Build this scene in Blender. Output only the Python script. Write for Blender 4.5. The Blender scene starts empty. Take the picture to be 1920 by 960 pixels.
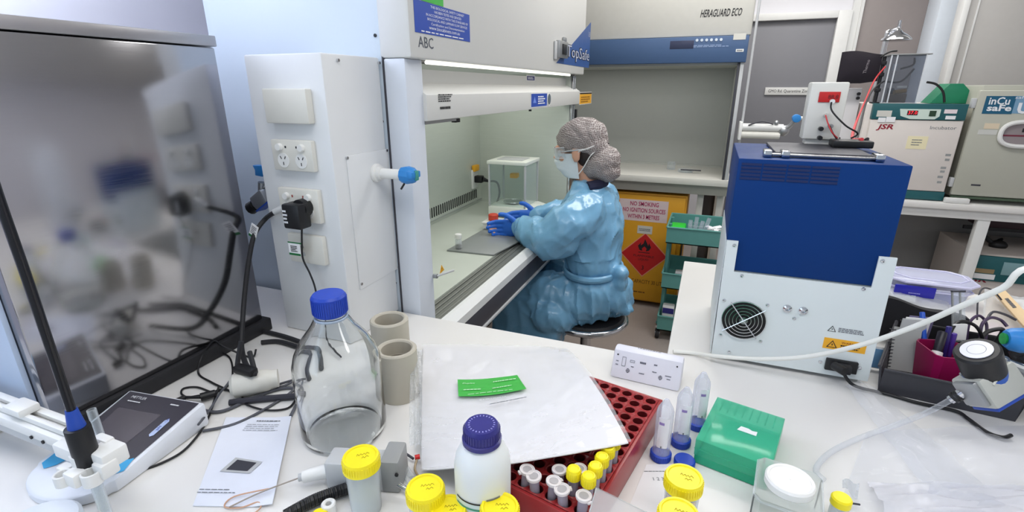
import bpy, bmesh, math, random
from math import sin, cos, pi, radians, sqrt, atan2
from mathutils import Vector, Matrix, noise
R = random.Random(7)
scene = bpy.context.scene
COL = scene.collection
V3 = Vector

# ------------------------------------------------------------------ camera
TH, PS, FPX, CH = radians(18.7), radians(21.3), 930.0, 1.5
cam_d = bpy.data.cameras.new('camera'); cam = bpy.data.objects.new('camera', cam_d); COL.objects.link(cam)
cam_d.sensor_width = 36; cam_d.lens = FPX / 1920 * 36; cam_d.clip_start = .02; cam_d.clip_end = 60
cam.location = (0, 0, CH); cam.rotation_euler = (pi / 2 - TH, 0, PS); scene.camera = cam

def ray(x, y):
    dx = (x - 960) / FPX; k = (480 - y) / FPX
    f = cos(TH) + k * sin(TH); u = -sin(TH) + k * cos(TH)
    return V3((dx * cos(PS) - f * sin(PS), dx * sin(PS) + f * cos(PS), u))
def _at(x, y, t): return V3((0, 0, CH)) + ray(x, y) * t
def pz(x, y, z=.9): return _at(x, y, (z - CH) / ray(x, y)[2])
def pY(x, y, Y): return _at(x, y, Y / ray(x, y)[1])
def pX(x, y, X): return _at(x, y, X / ray(x, y)[0])
def hgt(P, y):
    f = -P[0] * sin(PS) + P[1] * cos(PS); k = (480 - y) / FPX
    return CH + f * (-sin(TH) + k * cos(TH)) / (cos(TH) + k * sin(TH))

# ------------------------------------------------------------------ materials
def lin(c):
    c = c / 255
    return c / 12.92 if c <= .04045 else ((c + .055) / 1.055) ** 2.4
def rgb(t): return (lin(t[0]), lin(t[1]), lin(t[2]), 1)
_M = {}
def M(name, c=(200, 200, 200), rough=.5, metal=0, var=.035, scale=30, bump=.02, trans=0, coat=0, sub=0, sheen=0, emit=0, stretch=None, spec=.5, ior=1.45):
    if name in _M: return _M[name]
    m = bpy.data.materials.new(name); m.use_nodes = True; _M[name] = m
    nt = m.node_tree; N = nt.nodes; L = nt.links; p = N['Principled BSDF']
    tc = N.new('ShaderNodeTexCoord'); mp = N.new('ShaderNodeMapping'); L.new(tc.outputs['Object'], mp.inputs[0])
    if stretch: mp.inputs['Scale'].default_value = stretch
    nz = N.new('ShaderNodeTexNoise'); nz.inputs['Scale'].default_value = scale; nz.inputs['Detail'].default_value = 5
    L.new(mp.outputs[0], nz.inputs['Vector'])
    mx = N.new('ShaderNodeMix'); mx.data_type = 'RGBA'; L.new(nz.outputs['Fac'], mx.inputs[0])
    a = rgb(c); mx.inputs[6].default_value = tuple(v * (1 - var) for v in a[:3]) + (1,); mx.inputs[7].default_value = tuple(min(1, v * (1 + var)) for v in a[:3]) + (1,)
    L.new(mx.outputs[2], p.inputs['Base Color'])
    mr = N.new('ShaderNodeMapRange'); L.new(nz.outputs['Fac'], mr.inputs[0]); mr.inputs[3].default_value = max(0, rough - .05); mr.inputs[4].default_value = min(1, rough + .05)
    L.new(mr.outputs[0], p.inputs['Roughness'])
    if bump:
        b = N.new('ShaderNodeBump'); b.inputs['Strength'].default_value = bump; b.inputs['Distance'].default_value = .002
        L.new(nz.outputs['Fac'], b.inputs['Height']); L.new(b.outputs[0], p.inputs['Normal'])
    p.inputs['Metallic'].default_value = metal; p.inputs['Transmission Weight'].default_value = trans; p.inputs['Coat Weight'].default_value = coat
    p.inputs['Sheen Weight'].default_value = sheen; p.inputs['IOR'].default_value = ior; p.inputs['Specular IOR Level'].default_value = spec
    if sub: p.inputs['Subsurface Weight'].default_value = sub; p.inputs['Subsurface Radius'].default_value = (.01, .008, .006)
    if emit: L.new(mx.outputs[2], p.inputs['Emission Color']); p.inputs['Emission Strength'].default_value = emit
    return m
def film(name, tint=(245, 248, 250), body=.12, edge=.55, rough=.08, col=(235, 238, 240), bump=0, bscale=60):
    """clear or milky thin plastic: see-through mixed with a glossy skin, more skin at grazing angles"""
    if name in _M: return _M[name]
    m = bpy.data.materials.new(name); m.use_nodes = True; _M[name] = m
    nt = m.node_tree; N = nt.nodes; L = nt.links; p = N['Principled BSDF']; out = N['Material Output']
    p.inputs['Base Color'].default_value = rgb(col); p.inputs['Roughness'].default_value = rough
    tr = N.new('ShaderNodeBsdfTransparent'); tr.inputs[0].default_value = rgb(tint)
    lw = N.new('ShaderNodeLayerWeight'); lw.inputs['Blend'].default_value = .35
    mr = N.new('ShaderNodeMapRange'); L.new(lw.outputs['Facing'], mr.inputs[0]); mr.inputs[3].default_value = body; mr.inputs[4].default_value = edge
    ms = N.new('ShaderNodeMixShader'); L.new(mr.outputs[0], ms.inputs[0]); L.new(tr.outputs[0], ms.inputs[1]); L.new(p.outputs[0], ms.inputs[2]); L.new(ms.outputs[0], out.inputs[0])
    nz = N.new('ShaderNodeTexNoise'); nz.inputs['Scale'].default_value = bscale; nz.inputs['Detail'].default_value = 4
    tc = N.new('ShaderNodeTexCoord'); L.new(tc.outputs['Object'], nz.inputs['Vector'])
    b = N.new('ShaderNodeBump'); b.inputs['Strength'].default_value = bump if bump else .02; b.inputs['Distance'].default_value = .004
    L.new(nz.outputs['Fac'], b.inputs['Height']); L.new(b.outputs[0], p.inputs['Normal']); L.new(b.outputs[0], lw.inputs['Normal'])
    return m
def glass(name, c=(250, 253, 253), rough=0, ior=1.47, thin=0):
    if name in _M: return _M[name]
    m = bpy.data.materials.new(name); m.use_nodes = True; _M[name] = m
    p = m.node_tree.nodes['Principled BSDF']; p.inputs['Base Color'].default_value = rgb(c); p.inputs['Roughness'].default_value = rough
    p.inputs['Transmission Weight'].default_value = 1; p.inputs['IOR'].default_value = ior
    if thin:
        N = m.node_tree.nodes; L = m.node_tree.links; tr = N.new('ShaderNodeBsdfTransparent'); tr.inputs[0].default_value = rgb((250, 252, 252)); ms = N.new('ShaderNodeMixShader'); ms.inputs[0].default_value = 1 - thin
        L.new(tr.outputs[0], ms.inputs[1]); L.new(p.outputs[0], ms.inputs[2]); L.new(ms.outputs[0], N['Material Output'].inputs[0])
    return m

WHITE = M('white_paint', (226, 226, 224), .45)
BENCH = M('white_laminate', (231, 229, 226), .38, var=.02, scale=8, bump=.01)
CREAM = M('cream_enamel', (210, 208, 200), .4)
WPLAS = M('white_plastic', (232, 232, 230), .35)
OFFW = M('offwhite_plastic', (222, 220, 212), .4)
BLACK = M('black_plastic', (24, 24, 27), .42)
DARK = M('dark_rubber', (34, 34, 38), .6)
DGREY = M('dark_grey_plastic', (62, 62, 70), .45)
GREY = M('grey_plastic', (150, 152, 152), .45)
LGREY = M('light_grey_plastic', (190, 192, 194), .45)
STEEL = M('brushed_steel', (172, 171, 174), .14, 1, var=.03, scale=5, stretch=(1, 3, 120), bump=.0015)
STEELM = M('satin_steel_lining', (200, 206, 197), .42, .2, var=.06, scale=5, stretch=(2, 2, 60), bump=.03)
CHROME = M('chrome', (205, 206, 210), .14, 1, var=.02)
ALU = M('cast_aluminium', (168, 170, 172), .38, .85, var=.06, bump=.06)
BLUECAP = M('blue_cap_plastic', (28, 66, 178), .38)
NAVY = M('navy_cap_plastic', (44, 42, 120), .35)
BLUEV = M('blue_valve_plastic', (46, 132, 205), .38)
YEL = M('yellow_lid_plastic', (246, 228, 30), .38, sub=.05)
TEAL = M('teal_enamel', (32, 92, 98), .4)
MAROON = M('maroon_plastic', (158, 44, 46), .3, var=.06)
MAROOND = M('maroon_well', (96, 22, 26), .5)
INK = M('black_ink', (28, 28, 32), .6)
INKG = M('grey_ink', (120, 122, 128), .6)
PAPER = M('white_paper', (238, 238, 240), .7, var=.015)
LBLUE = M('label_blue', (36, 74, 172), .4)
LGREEN = M('label_green', (58, 178, 66), .4)
LYEL = M('label_amber', (236, 172, 40), .45)
LRED = M('label_red', (196, 34, 34), .45)
TXTW = M('white_ink', (238, 240, 244), .5)
CLEAR = film('clear_plastic', body=.10, edge=.6)
FROST = film('frosted_plastic', (240, 244, 246), .42, .8, .35, (222, 228, 230))

# ------------------------------------------------------------------ mesh builder
def frame(a, b):
    """matrix whose z axis runs from a to b"""
    a, b = V3(a), V3(b); z = (b - a).normalized()
    x = z.orthogonal().normalized() if abs(z.z) > .999 else V3((0, 0, 1)).cross(z).normalized()
    y = z.cross(x)
    m = Matrix((x, y, z)).transposed().to_4x4(); m.translation = a
    return m
def plane(o, u, v):
    u = V3(u).normalized(); v = V3(v); v = (v - u * v.dot(u)).normalized(); n = u.cross(v)
    m = Matrix((u, v, n)).transposed().to_4x4(); m.translation = V3(o)
    return m
def spline(pts, sub=6):
    pts = [V3(p) for p in pts]
    if len(pts) < 3 or sub < 2: return pts
    out = []
    for i in range(len(pts) - 1):
        p0 = pts[max(0, i - 1)]; p1 = pts[i]; p2 = pts[i + 1]; p3 = pts[min(len(pts) - 1, i + 2)]
        for k in range(sub):
            t = k / sub
            out.append(.5 * ((2 * p1) + (p2 - p0) * t + (2 * p0 - 5 * p1 + 4 * p2 - p3) * t * t + (3 * p1 - p0 - 3 * p2 + p3) * t ** 3))
    out.append(pts[-1]); return out
class B:
    def __init__(s, Mx=None): s.v = []; s.f = []; s.m = []; s.M = Mx.copy() if Mx is not None else Matrix.Identity(4); s.mats = []
    def mi(s, m):
        if m not in s.mats: s.mats.append(m)
        return s.mats.index(m)
    def add(s, vs, fs, m=None, X=None):
        T = s.M @ X if X is not None else s.M
        n = len(s.v); s.v += [tuple(T @ V3(p)) for p in vs]
        k = s.mi(m); flip = T.determinant() < 0
        for f in fs:
            f = [i + n for i in f]; s.f.append(f[::-1] if flip else f); s.m.append(k)
        return s
    def box(s, lo, hi, m=None, bev=0, seg=2, X=None):
        lo, hi = V3(lo), V3(hi); lo, hi = V3(map(min, lo, hi)), V3(map(max, lo, hi))
        bm = bmesh.new(); bmesh.ops.create_cube(bm, size=1)
        c = (lo + hi) / 2; d = hi - lo
        for v in bm.verts: v.co = V3((c[i] + v.co[i] * d[i] for i in range(3)))
        if bev: bmesh.ops.bevel(bm, geom=bm.edges[:], offset=min(bev, min(d) * .49), segments=seg, profile=.5, affect='EDGES')
        bm.verts.index_update()
        s.add([v.co for v in bm.verts], [[v.index for v in f.verts] for f in bm.faces], m, X); bm.free(); return s
    def cbox(s, c, d, m=None, bev=0, X=None):
        c, d = V3(c), V3(d); return s.box(c - d / 2, c + d / 2, m, bev, X=X)
    def prism(s, poly, t, X=None, m=None, z0=0, bev=0):
        """polygon in xy, from z0 to z0+t"""
        bm = bmesh.new(); vs = [bm.verts.new((p[0], p[1], z0)) for p in poly]; f = bm.faces.new(vs)
        if t:
            r = bmesh.ops.extrude_face_region(bm, geom=[f]); ve = [e for e in r['geom'] if isinstance(e, bmesh.types.BMVert)]
            for v in ve: v.co.z += t
        bmesh.ops.recalc_face_normals(bm, faces=bm.faces[:])
        if bev and t:
            bmesh.ops.bevel(bm, geom=[e for e in bm.edges if len(e.link_faces) == 2 and e.calc_face_angle(0) > .9], offset=bev, segments=2, profile=.5, affect='EDGES')
        bm.verts.index_update()
        s.add([v.co for v in bm.verts], [[v.index for v in f.verts] for f in bm.faces], m, X); bm.free(); return s
    def quad(s, a, b, c, d, m=None, X=None): return s.add([a, b, c, d], [[0, 1, 2, 3]], m, X)
    def lathe(s, prof, X=None, m=None, n=28, closed=False, sx=1, sy=1):
        vs = []; fs = []; k = len(prof)
        for r, z in prof:
            for i in range(n):
                a = 2 * pi * i / n; vs.append((r * cos(a) * sx, r * sin(a) * sy, z))
        for j in range(k if closed else k - 1):
            q = (j + 1) % k
            for i in range(n):
                i2 = (i + 1) % n; fs.append([j * n + i, j * n + i2, q * n + i2, q * n + i])
        if not closed:
            if prof[0][0] > 1e-6: fs.append(list(range(n))[::-1])
            if prof[-1][0] > 1e-6: fs.append([(k - 1) * n + i for i in range(n)])
        return s.add(vs, fs, m, X)
    def cyl(s, a, b, r, r1=None, m=None, n=20, bev=0):
        L = (V3(b) - V3(a)).length; r1 = r if r1 is None else r1
        if bev: pr = [(r - bev, 0), (r - bev * .3, bev * .3), (r, bev), (r1, L - bev), (r1 - bev * .3, L - bev * .3), (r1 - bev, L)]
        else: pr = [(r, 0), (r1, L)]
        return s.lathe(pr, frame(a, b), m, n)
    def shell(s, a, b, ro, ri, m=None, n=28, rb=None):
        """open tube with wall thickness"""
        L = (V3(b) - V3(a)).length; e = (ro - ri) * .25
        return s.lathe([(ri, 0), (ro, 0), (ro, L - e), (ro - e, L), (ri + e, L), (ri, L - e)], frame(a, b), m, n, closed=True)
    def tube(s, pts, r, m=None, n=8, sub=6, taper=None):
        P = spline(pts, sub); k = len(P); vs = []; fs = []
        t = (P[1] - P[0]).normalized(); nx = t.orthogonal().normalized()
        for j, p in enumerate(P):
            t2 = ((P[min(j + 1, k - 1)] - P[max(j - 1, 0)])); t2 = t2.normalized() if t2.length > 1e-9 else t
            q = t.rotation_difference(t2); nx = (q @ nx); nx = (nx - t2 * nx.dot(t2)).normalized(); ny = t2.cross(nx); t = t2
            rr = r(j / (k - 1)) if callable(r) else r
            for i in range(n):
                a = 2 * pi * i / n; vs.append(p + (nx * cos(a) + ny * sin(a)) * rr)
        for j in range(k - 1):
            for i in range(n):
                i2 = (i + 1) % n; fs.append([j * n + i, j * n + i2, (j + 1) * n + i2, (j + 1) * n + i])
        fs.append(list(range(n))[::-1]); fs.append([(k - 1) * n + i for i in range(n)])
        return s.add(vs, fs, m)
    def ball(s, c, r, m=None, n=18, k=12, X=None):
        r = (r, r, r) if not hasattr(r, '__len__') else r; vs = [(0, 0, -1)]; fs = []
        for j in range(1, k):
            p = -pi / 2 + pi * j / k
            for i in range(n):
                a = 2 * pi * i / n; vs.append((cos(p) * cos(a), cos(p) * sin(a), sin(p)))
        vs.append((0, 0, 1)); T = len(vs) - 1
        for i in range(n): fs.append([0, 1 + (i + 1) % n, 1 + i]); fs.append([T, T - n + i, T - n + (i + 1) % n])
        for j in range(k - 2):
            for i in range(n):
                a = 1 + j * n + i; b = 1 + j * n + (i + 1) % n; fs.append([a, b, b + n, a + n])
        vs = [V3((c[0] + p[0] * r[0], c[1] + p[1] * r[1], c[2] + p[2] * r[2])) for p in vs] if X is None else [X @ V3((p[0] * r[0], p[1] * r[1], p[2] * r[2])) + V3(c) for p in vs]
        return s.add(vs, fs, m)
    def torus(s, c, Rr, r, m=None, n=32, k=8, X=None):
        vs = []; fs = []
        for i in range(n):
            a = 2 * pi * i / n
            for j in range(k):
                b = 2 * pi * j / k; q = Rr + r * cos(b); vs.append((c[0] + q * cos(a), c[1] + q * sin(a), c[2] + r * sin(b)))
        for i in range(n):
            for j in range(k): fs.append([i * k + j, ((i + 1) % n) * k + j, ((i + 1) % n) * k + (j + 1) % k, i * k + (j + 1) % k])
        return s.add(vs, fs, m, X)
    def grid(s, fn, nu, nv, m=None, th=0):
        """sheet fn(u,v)->point; th gives it a thickness downward along its normal"""
        P = [[V3(fn(i / nu, j / nv)) for i in range(nu + 1)] for j in range(nv + 1)]
        W = nu + 1; vs = [p for row in P for p in row]
        fs = [[j * W + i, j * W + i + 1, (j + 1) * W + i + 1, (j + 1) * W + i] for j in range(nv) for i in range(nu)]
        if th:
            n = (P[0][-1] - P[0][0]).cross(P[-1][0] - P[0][0]).normalized(); K = len(vs)
            vs = vs + [p - n * th for p in vs]; fs = fs + [[i + K for i in f][::-1] for f in fs]
            rim = [i for i in range(W)] + [j * W + nu for j in range(1, nv + 1)] + [nv * W + i for i in range(nu - 1, -1, -1)] + [j * W for j in range(nv - 1, 0, -1)]
            for a in range(len(rim)):
                p, q = rim[a], rim[(a + 1) % len(rim)]; fs.append([q, p, p + K, q + K])
        return s.add(vs, fs, m)
    def loft(s, rings, m=None):
        """closed rings of equal count, capped"""
        n = len(rings[0]); vs = [p for r in rings for p in r]; fs = []
        for j in range(len(rings) - 1):
            for i in range(n):
                i2 = (i + 1) % n; fs.append([j * n + i, j * n + i2, (j + 1) * n + i2, (j + 1) * n + i])
        fs.append(list(range(n))[::-1]); fs.append([(len(rings) - 1) * n + i for i in range(n)])
        return s.add(vs, fs, m)
    def text(s, txt, X, h, m=None, align='CENTER', w=None, ex=.0004, bold=0, shear=0, space=1):
        """lettering in the plane X (x right, y up), cap height about h, optional width w to fit"""
        c = bpy.data.curves.new('lettering', 'FONT'); c.body = txt; c.size = 1; c.align_x = align; c.align_y = 'CENTER'; c.resolution_u = 2; c.shear = shear; c.space_character = space
        c.offset = bold; c.extrude = 0
        o = bpy.data.objects.new('lettering', c); me = o.to_mesh()
        vs = [v.co.copy() for v in me.vertices]; fs = [list(p.vertices) for p in me.polygons]
        o.to_mesh_clear(); bpy.data.objects.remove(o); bpy.data.curves.remove(c)
        if not vs: return s
        k = h / .72; kx = k
        if w:
            W = max(v.x for v in vs) - min(v.x for v in vs); kx = w / W
        return s.add([(v.x * kx, v.y * k, ex) for v in vs], fs, m, X)
    def dashes(s, X, w, h, lines, m=None, z=.0005, seed=1, fill=.55):
        """rows of small unreadable print"""
        r = random.Random(seed)
        for i in range(lines):
            y = h / 2 - (i + .5) * h / lines; x = -w / 2; e = w / 2 - r.random() * w * .3; t = h / lines * fill / 2
            while x < e:
                l = min(w * (.05 + .11 * r.random()), e - x); s.add([(x, y - t, z), (x + l, y - t, z), (x + l, y + t, z), (x, y + t, z)], [[0, 1, 2, 3]], m, X); x += l + w * .022
        return s
    def build(s, name, mat, parent=None, sharp=35, world=False):
        if world and parent is not None:
            inv = wm(parent).inverted(); s.v = [tuple(inv @ V3(p)) for p in s.v]
        me = bpy.data.meshes.new(name); me.from_pydata(s.v, [], s.f)
        ms = s.mats if s.mats else [None]
        for m in ms: me.materials.append(m if m is not None else mat)
        me.polygons.foreach_set('material_index', s.m); me.polygons.foreach_set('use_smooth', [True] * len(s.f)); me.update()
        try: me.set_sharp_from_angle(angle=radians(sharp))
        except Exception: pass
        o = bpy.data.objects.new(name, me); COL.objects.link(o)
        if parent is not None: o.parent = parent
        return o
def wm(o):
    m = o.matrix_basis.copy()
    while o.parent is not None: o = o.parent; m = o.matrix_basis @ m
    return m
def tag(o, label=None, cat=None, group=None, kind=None):
    if label: o['label'] = label
    if cat: o['category'] = cat
    if group: o['group'] = group
    if kind: o['kind'] = kind
    return o
def thing(name, label, cat, loc=(0, 0, 0), rotz=0, group=None):
    o = bpy.data.objects.new(name, None); o.empty_display_size = .05; COL.objects.link(o)
    o.location = V3(loc); o.rotation_euler = (0, 0, rotz); return tag(o, label, cat, group)
def single(name, b, mat, label, cat, loc, group=None, kind=None):
    """one-mesh thing; builder holds world coordinates, origin put at loc"""
    loc = V3(loc); b.v = [tuple(V3(p) - loc) for p in b.v]
    o = b.build(name, mat); o.location = loc; return tag(o, label, cat, group, kind)
def wpart(name, b, mat, parent): return b.build(name, mat, parent, world=True)
def copy_tree(o, parent=None):
    c = o.copy(); COL.objects.link(c); c.parent = parent
    for ch in list(o.children): copy_tree(ch, c)
    return c
def struct(name, b, mat): return tag(b.build(name, mat), kind='structure')
# ------------------------------------------------------------------ room
FLOORM = M('vinyl_floor', (158, 148, 142), .45, var=.08, scale=60, bump=.02)
WALLM = M('wall_paint', (232, 231, 236), .6, var=.015, scale=6)
struct('floor', B().box((-2.2, -1.6, -.05), (3.2, 5.4, 0)), FLOORM)
struct('ceiling', B().box((-2.2, -1.6, 2.7), (3.2, 5.4, 2.75)), M('ceiling_tile', (236, 236, 234), .8))
struct('wall_left', B().box((-2.2, -1.6, 0), (-1.85, 5.4, 2.7)), M('wall_paint_blue_lit', (226, 226, 242), .6, var=.015, scale=6))  # lilac tint puts the bluish daylight into the wall colour
struct('wall_back', B().box((-1.85, 5.2, 0), (3.2, 5.4, 2.7)), WALLM)
struct('wall_right', B().box((3.0, -1.6, 0), (3.2, 5.2, 2.7)), WALLM)
# door with frame
DOORM = M('grey_door', (132, 132, 138), .5, var=.02)
d = B(); d.box((.2, 5.17, .01), (.86, 5.2, 2.045), DOORM, .003)
door = struct('door_1', d, DOORM)
b = B()
b.box((.10, 5.12, 0), (.2, 5.2, 2.1), WPLAS, .004); b.box((.86, 5.12, 0), (.96, 5.2, 2.1), WPLAS, .004); b.box((.2, 5.12, 2.045), (.86, 5.2, 2.1), WPLAS, .004)
wpart('door_frame', b, WPLAS, door)
p = pY(1434, 171, 5.168); q = pY(1516, 171, 5.168)
b = B(); zc = (p.z + q.z) / 2
b.box((p.x, 5.155, zc - .032), (q.x + .1, 5.169, zc + .032), WPLAS, .002)
b.text('GMO Rd. Quarantine Zone', plane((p.x + (q.x - p.x) * .55, 5.1545, zc), (1, 0, 0), (0, 0, 1)), .026, INK, w=(q.x - p.x) * .95)
wpart('door_sign', b, WPLAS, door)
b = B(); b.cyl((.79, 5.17, 1.0), (.79, 5.12, 1.0), .022, m=CHROME); b.cyl((.79, 5.125, 1.0), (.68, 5.125, 1.0), .009, m=CHROME)
wpart('door_handle', b, CHROME, door)
# second dark door panel, pale column, tall grey partition on the right
struct('door_2', B().box((1.03, 5.16, .01), (1.46, 5.2, 2.5), None, .003), M('taupe_door', (150, 141, 139), .5))
struct('trim_1', B().box((1.01, 5.13, 0), (1.03, 5.2, 2.5)).box((.96, 5.15, 0), (1.01, 5.2, 2.5)), WPLAS)
struct('wall_pillar', B().box((1.46, 4.9, 0), (2.1, 5.2, 2.7), None, .003), M('pale_blue_column', (232, 240, 250), .5))
b = B(); b.box((1.52, 4.58, 0), (3.0, 4.66, 2.7), M('grey_partition_paint', (186, 183, 180), .55), .003)
struct('wall_partition', b, M('grey_partition_paint'))
struct('trim_2', B().box((1.49, 4.56, 0), (1.525, 4.67, 2.7), None, .003).box((1.57, 4.572, 0), (1.58, 4.58, 2.7)), WPLAS)
# ------------------------------------------------------------------ lights
def area(name, loc, rot, sx, sy, e, c=(1, 1, 1)):
    l = bpy.data.lights.new(name, 'AREA'); l.shape = 'RECTANGLE'; l.size = sx; l.size_y = sy; l.energy = e; l.color = c
    o = bpy.data.objects.new(name, l); COL.objects.link(o); o.location = loc; o.rotation_euler = rot; return o
for i, (x, y, e) in enumerate(((-.5, .30, 5), (.3, .0, 10), (.35, 2.3, 20), (-.1, 3.1, 11), (1.5, .5, 12), (1.05, 3.95, 9), (.4, 4.4, 12))):
    area('ceiling_lamp', (x, y, 2.66), (0, 0, 0), 1.2, .35, e, (1, .985, .96))
area('wall_fill', (-1.56, .38, 2.25), (0, radians(80), 0), .25, .7, 22, (.86, .93, 1))  # added light, aimed at the left wall alone to brighten it
area('cool_fill', (-1.5, -1.4, 1.75), (radians(80), 0, radians(-12)), 1.2, 1.3, 10.5, (.62, .80, 1))  # added bluish fill from behind left, in place of daylight
area('hood_fill', (-.55, 3.68, 1.625), (0, 0, 0), 1.1, .12, .8, (1, 1, .97))  # added fill that brightens the fume hood interior
w = bpy.data.worlds.new('world'); scene.world = w; w.use_nodes = True
bg = w.node_tree.nodes['Background']; bg.inputs[0].default_value = (.80, .90, 1.0, 1); bg.inputs[1].default_value = .6
scene.view_settings.view_transform = 'Standard'; scene.view_settings.look = 'None'; scene.view_settings.exposure = 0.0; scene.view_settings.gamma = 1
scene.view_settings.use_curve_mapping = False
scene.cycles.transparent_max_bounces = 24
scene.cycles.max_bounces = 14

# ------------------------------------------------------------------ main bench
bt = thing('lab_bench', 'large white L-shaped laboratory bench covered with equipment', 'bench', (0, .6, 0))
b = B(); b.prism([(-1.8, .12), (1.75, .12), (1.75, 1.83), (-.035, 1.83), (-.035, 1.08), (-1.8, 1.08)], .035, Matrix.Translation((0, 0, .865)), BENCH, bev=.003)
wpart('worktop', b, BENCH, bt)
for lo, hi in (((-1.78, .3, 0), (-.12, 1.02, .865)), ((.03, .3, 0), (1.7, 1.78, .865))):
    wpart('cabinet_panel', B().box(lo, hi, WHITE, .003), WHITE, bt)
# ------------------------------------------------------------------ steel unit, left
st = thing('steel_cabinet', 'tall brushed stainless steel cabinet standing on the left end of the bench', 'cabinet', (-1.4, .62, .9))
b = B(); b.box((-1.75, .392, .935), (-1.024, .85, 1.583), STEEL, .003)
wpart('body', b, STEEL, st)
b = B(); b.box((-1.755, .388, 1.585), (-1.020, .854, 1.607), None, .002)
wpart('top_rim', b, M('steel_edge', (176, 174, 176), .4, 1), st)
b = B(); b.box((-1.74, .41, .9), (-1.012, .866, .934), None, .004)
wpart('base_strip', b, DARK, st)
b = B(); b.box((-1.73, .382, .95), (-1.05, .391, 1.57), None, .002)
wpart('door', b, M('blue_grey_enamel', (196, 212, 236), .35), st)
# ------------------------------------------------------------------ biosafety cabinet (fronts face +X)
BLUELIT = M('blue_lit_panel', (202, 214, 226), .4, var=.015, scale=5)  # white cabinet side with the bluish light tinted into its colour
CABW = M('cabinet_enamel', (214, 214, 211), .42, var=.015)
CABL = M('cabinet_enamel_blue_lit', (208, 214, 224), .42, var=.015)  # copy of the cabinet enamel with bluish light put into it
def FX(x, y, z): return plane((x, y, z), (0, 1, 0), (0, 0, 1))     # plane facing +X
def FY(x, y, z): return plane((x, y, z), (1, 0, 0), (0, 0, 1))     # plane facing -Y
bc = thing('biosafety_cabinet', 'big white biosafety cabinet with open lit steel work chamber behind the bench', 'cabinet', (-1.0, 1.95, 0))
wpart('side_panel', B().box((-1.33, 1.092, 0), (-.762, 1.108, 2.45), None, .002), BLUELIT, bc)
b = B()
for z in (.98, 1.2, 1.42, 1.62):
    b.cyl((-.778, 1.0925, z), (-.778, 1.089, z), .004, m=BLACK, n=10)
b.box((-.764, 1.0895, 0), (-.759, 1.093, 2.45), DGREY)
wpart('panel_seam', b, DGREY, bc)
wpart('back_panel', B().box((-1.33, 1.11, 0), (-1.30, 2.80, 2.45)), CABW, bc)
wpart('front_pillar', B().box((-.76, 1.09, .1), (-.70, 1.170, 1.568), None, .004), CABL, bc)
b = B(); b.box((-.78, 2.72, .1), (-.72, 2.80, 1.568), CABW, .004); b.box((-.719, 2.70, .86), (-.705, 2.725, 1.56), CHROME, .002); b.box((-.719, 2.74, .86), (-.705, 2.755, 1.56), CHROME, .002)
b.box((-.72, 2.765, 1.33), (-.70, 2.79, 1.39), BLACK, .002)
wpart('end_pillar', b, CABW, bc)
wpart('upper_housing', B().box((-1.298, 1.112, 1.568), (-.765, 2.82, 2.45)).box((-.768, 1.088, 1.568), (-.68, 2.82, 2.45), None, .007), CABW, bc)
# chamber lining
b = B(); b.box((-1.27, 1.14, .80), (-1.25, 2.71, 1.6)); b.box((-1.25, 2.69, .80), (-.72, 2.71, 1.6)); b.box((-1.25, 1.125, .80), (-.72, 1.145, 1.6)); b.box((-1.27, 1.14, 1.59), (-.74, 2.71, 1.605), WHITE)
wpart('chamber_lining', b, STEELM, bc)
b = B()
for i in range(64):
    y = 1.2 + i * .0225; b.box((-1.2505, y, .885), (-1.247, y + .007, .935), BLACK)
b.box((-1.2505, 1.145, .865), (-1.244, 2.69, .87), CHROME)
wpart('exhaust_slot', b, BLACK, bc)
b = B(); b.box((-1.25, 1.145, .835), (-.768, 2.69, .85)); wpart('work_surface', b, STEELM, bc)
b = B(); b.box((-.768, 1.16, .80), (-.688, 2.72, .842), M('grille_steel', (122, 124, 120), .45, .6))
for i in range(4): b.box((-.764 + i * .019, 1.165, .842), (-.755 + i * .019, 2.715, .846 - .001 * i), M('grille_steel'), .001)
wpart('front_grille', b, STEELM, bc)
b = B(); b.prism([(-.684, .80), (-.684, .848), (-.672, .848), (-.650, .828), (-.650, .80)], 1.64, Matrix(((1, 0, 0, 0), (0, 0, 1, 1.15), (0, 1, 0, 0), (0, 0, 0, 1))), M('lip_enamel', (226, 228, 228), .35))
wpart('front_lip', b, WHITE, bc)
b = B(); b.box((-.70, 1.15, .728), (-.650, 2.79, .80), DGREY, .002); wpart('armrest', b, M('charcoal_pad', (54, 50, 54), .55), bc)
b = B(); b.box((-.70, 1.15, .716), (-.645, 2.79, .727), None, .002); wpart('edge_strip', b, LGREY, bc)
b = B(); b.box((-1.28, 1.12, .66), (-.72, 2.78, .79), DARK)  # dark box carries the shadow under the cabinet in its colour
for x in (-1.25, -.78):
    for y in (1.16, 2.74): b.box((x - .025, y - .025, 0), (x + .025, y + .025, .66), DGREY, .003)
b.box((-1.26, 1.15, .12), (-1.24, 2.75, .66), M('knee_shade_panel', (46, 58, 72), .5))  # shade of the knee space put into a dark back panel
wpart('stand', b, DGREY, bc)
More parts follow.
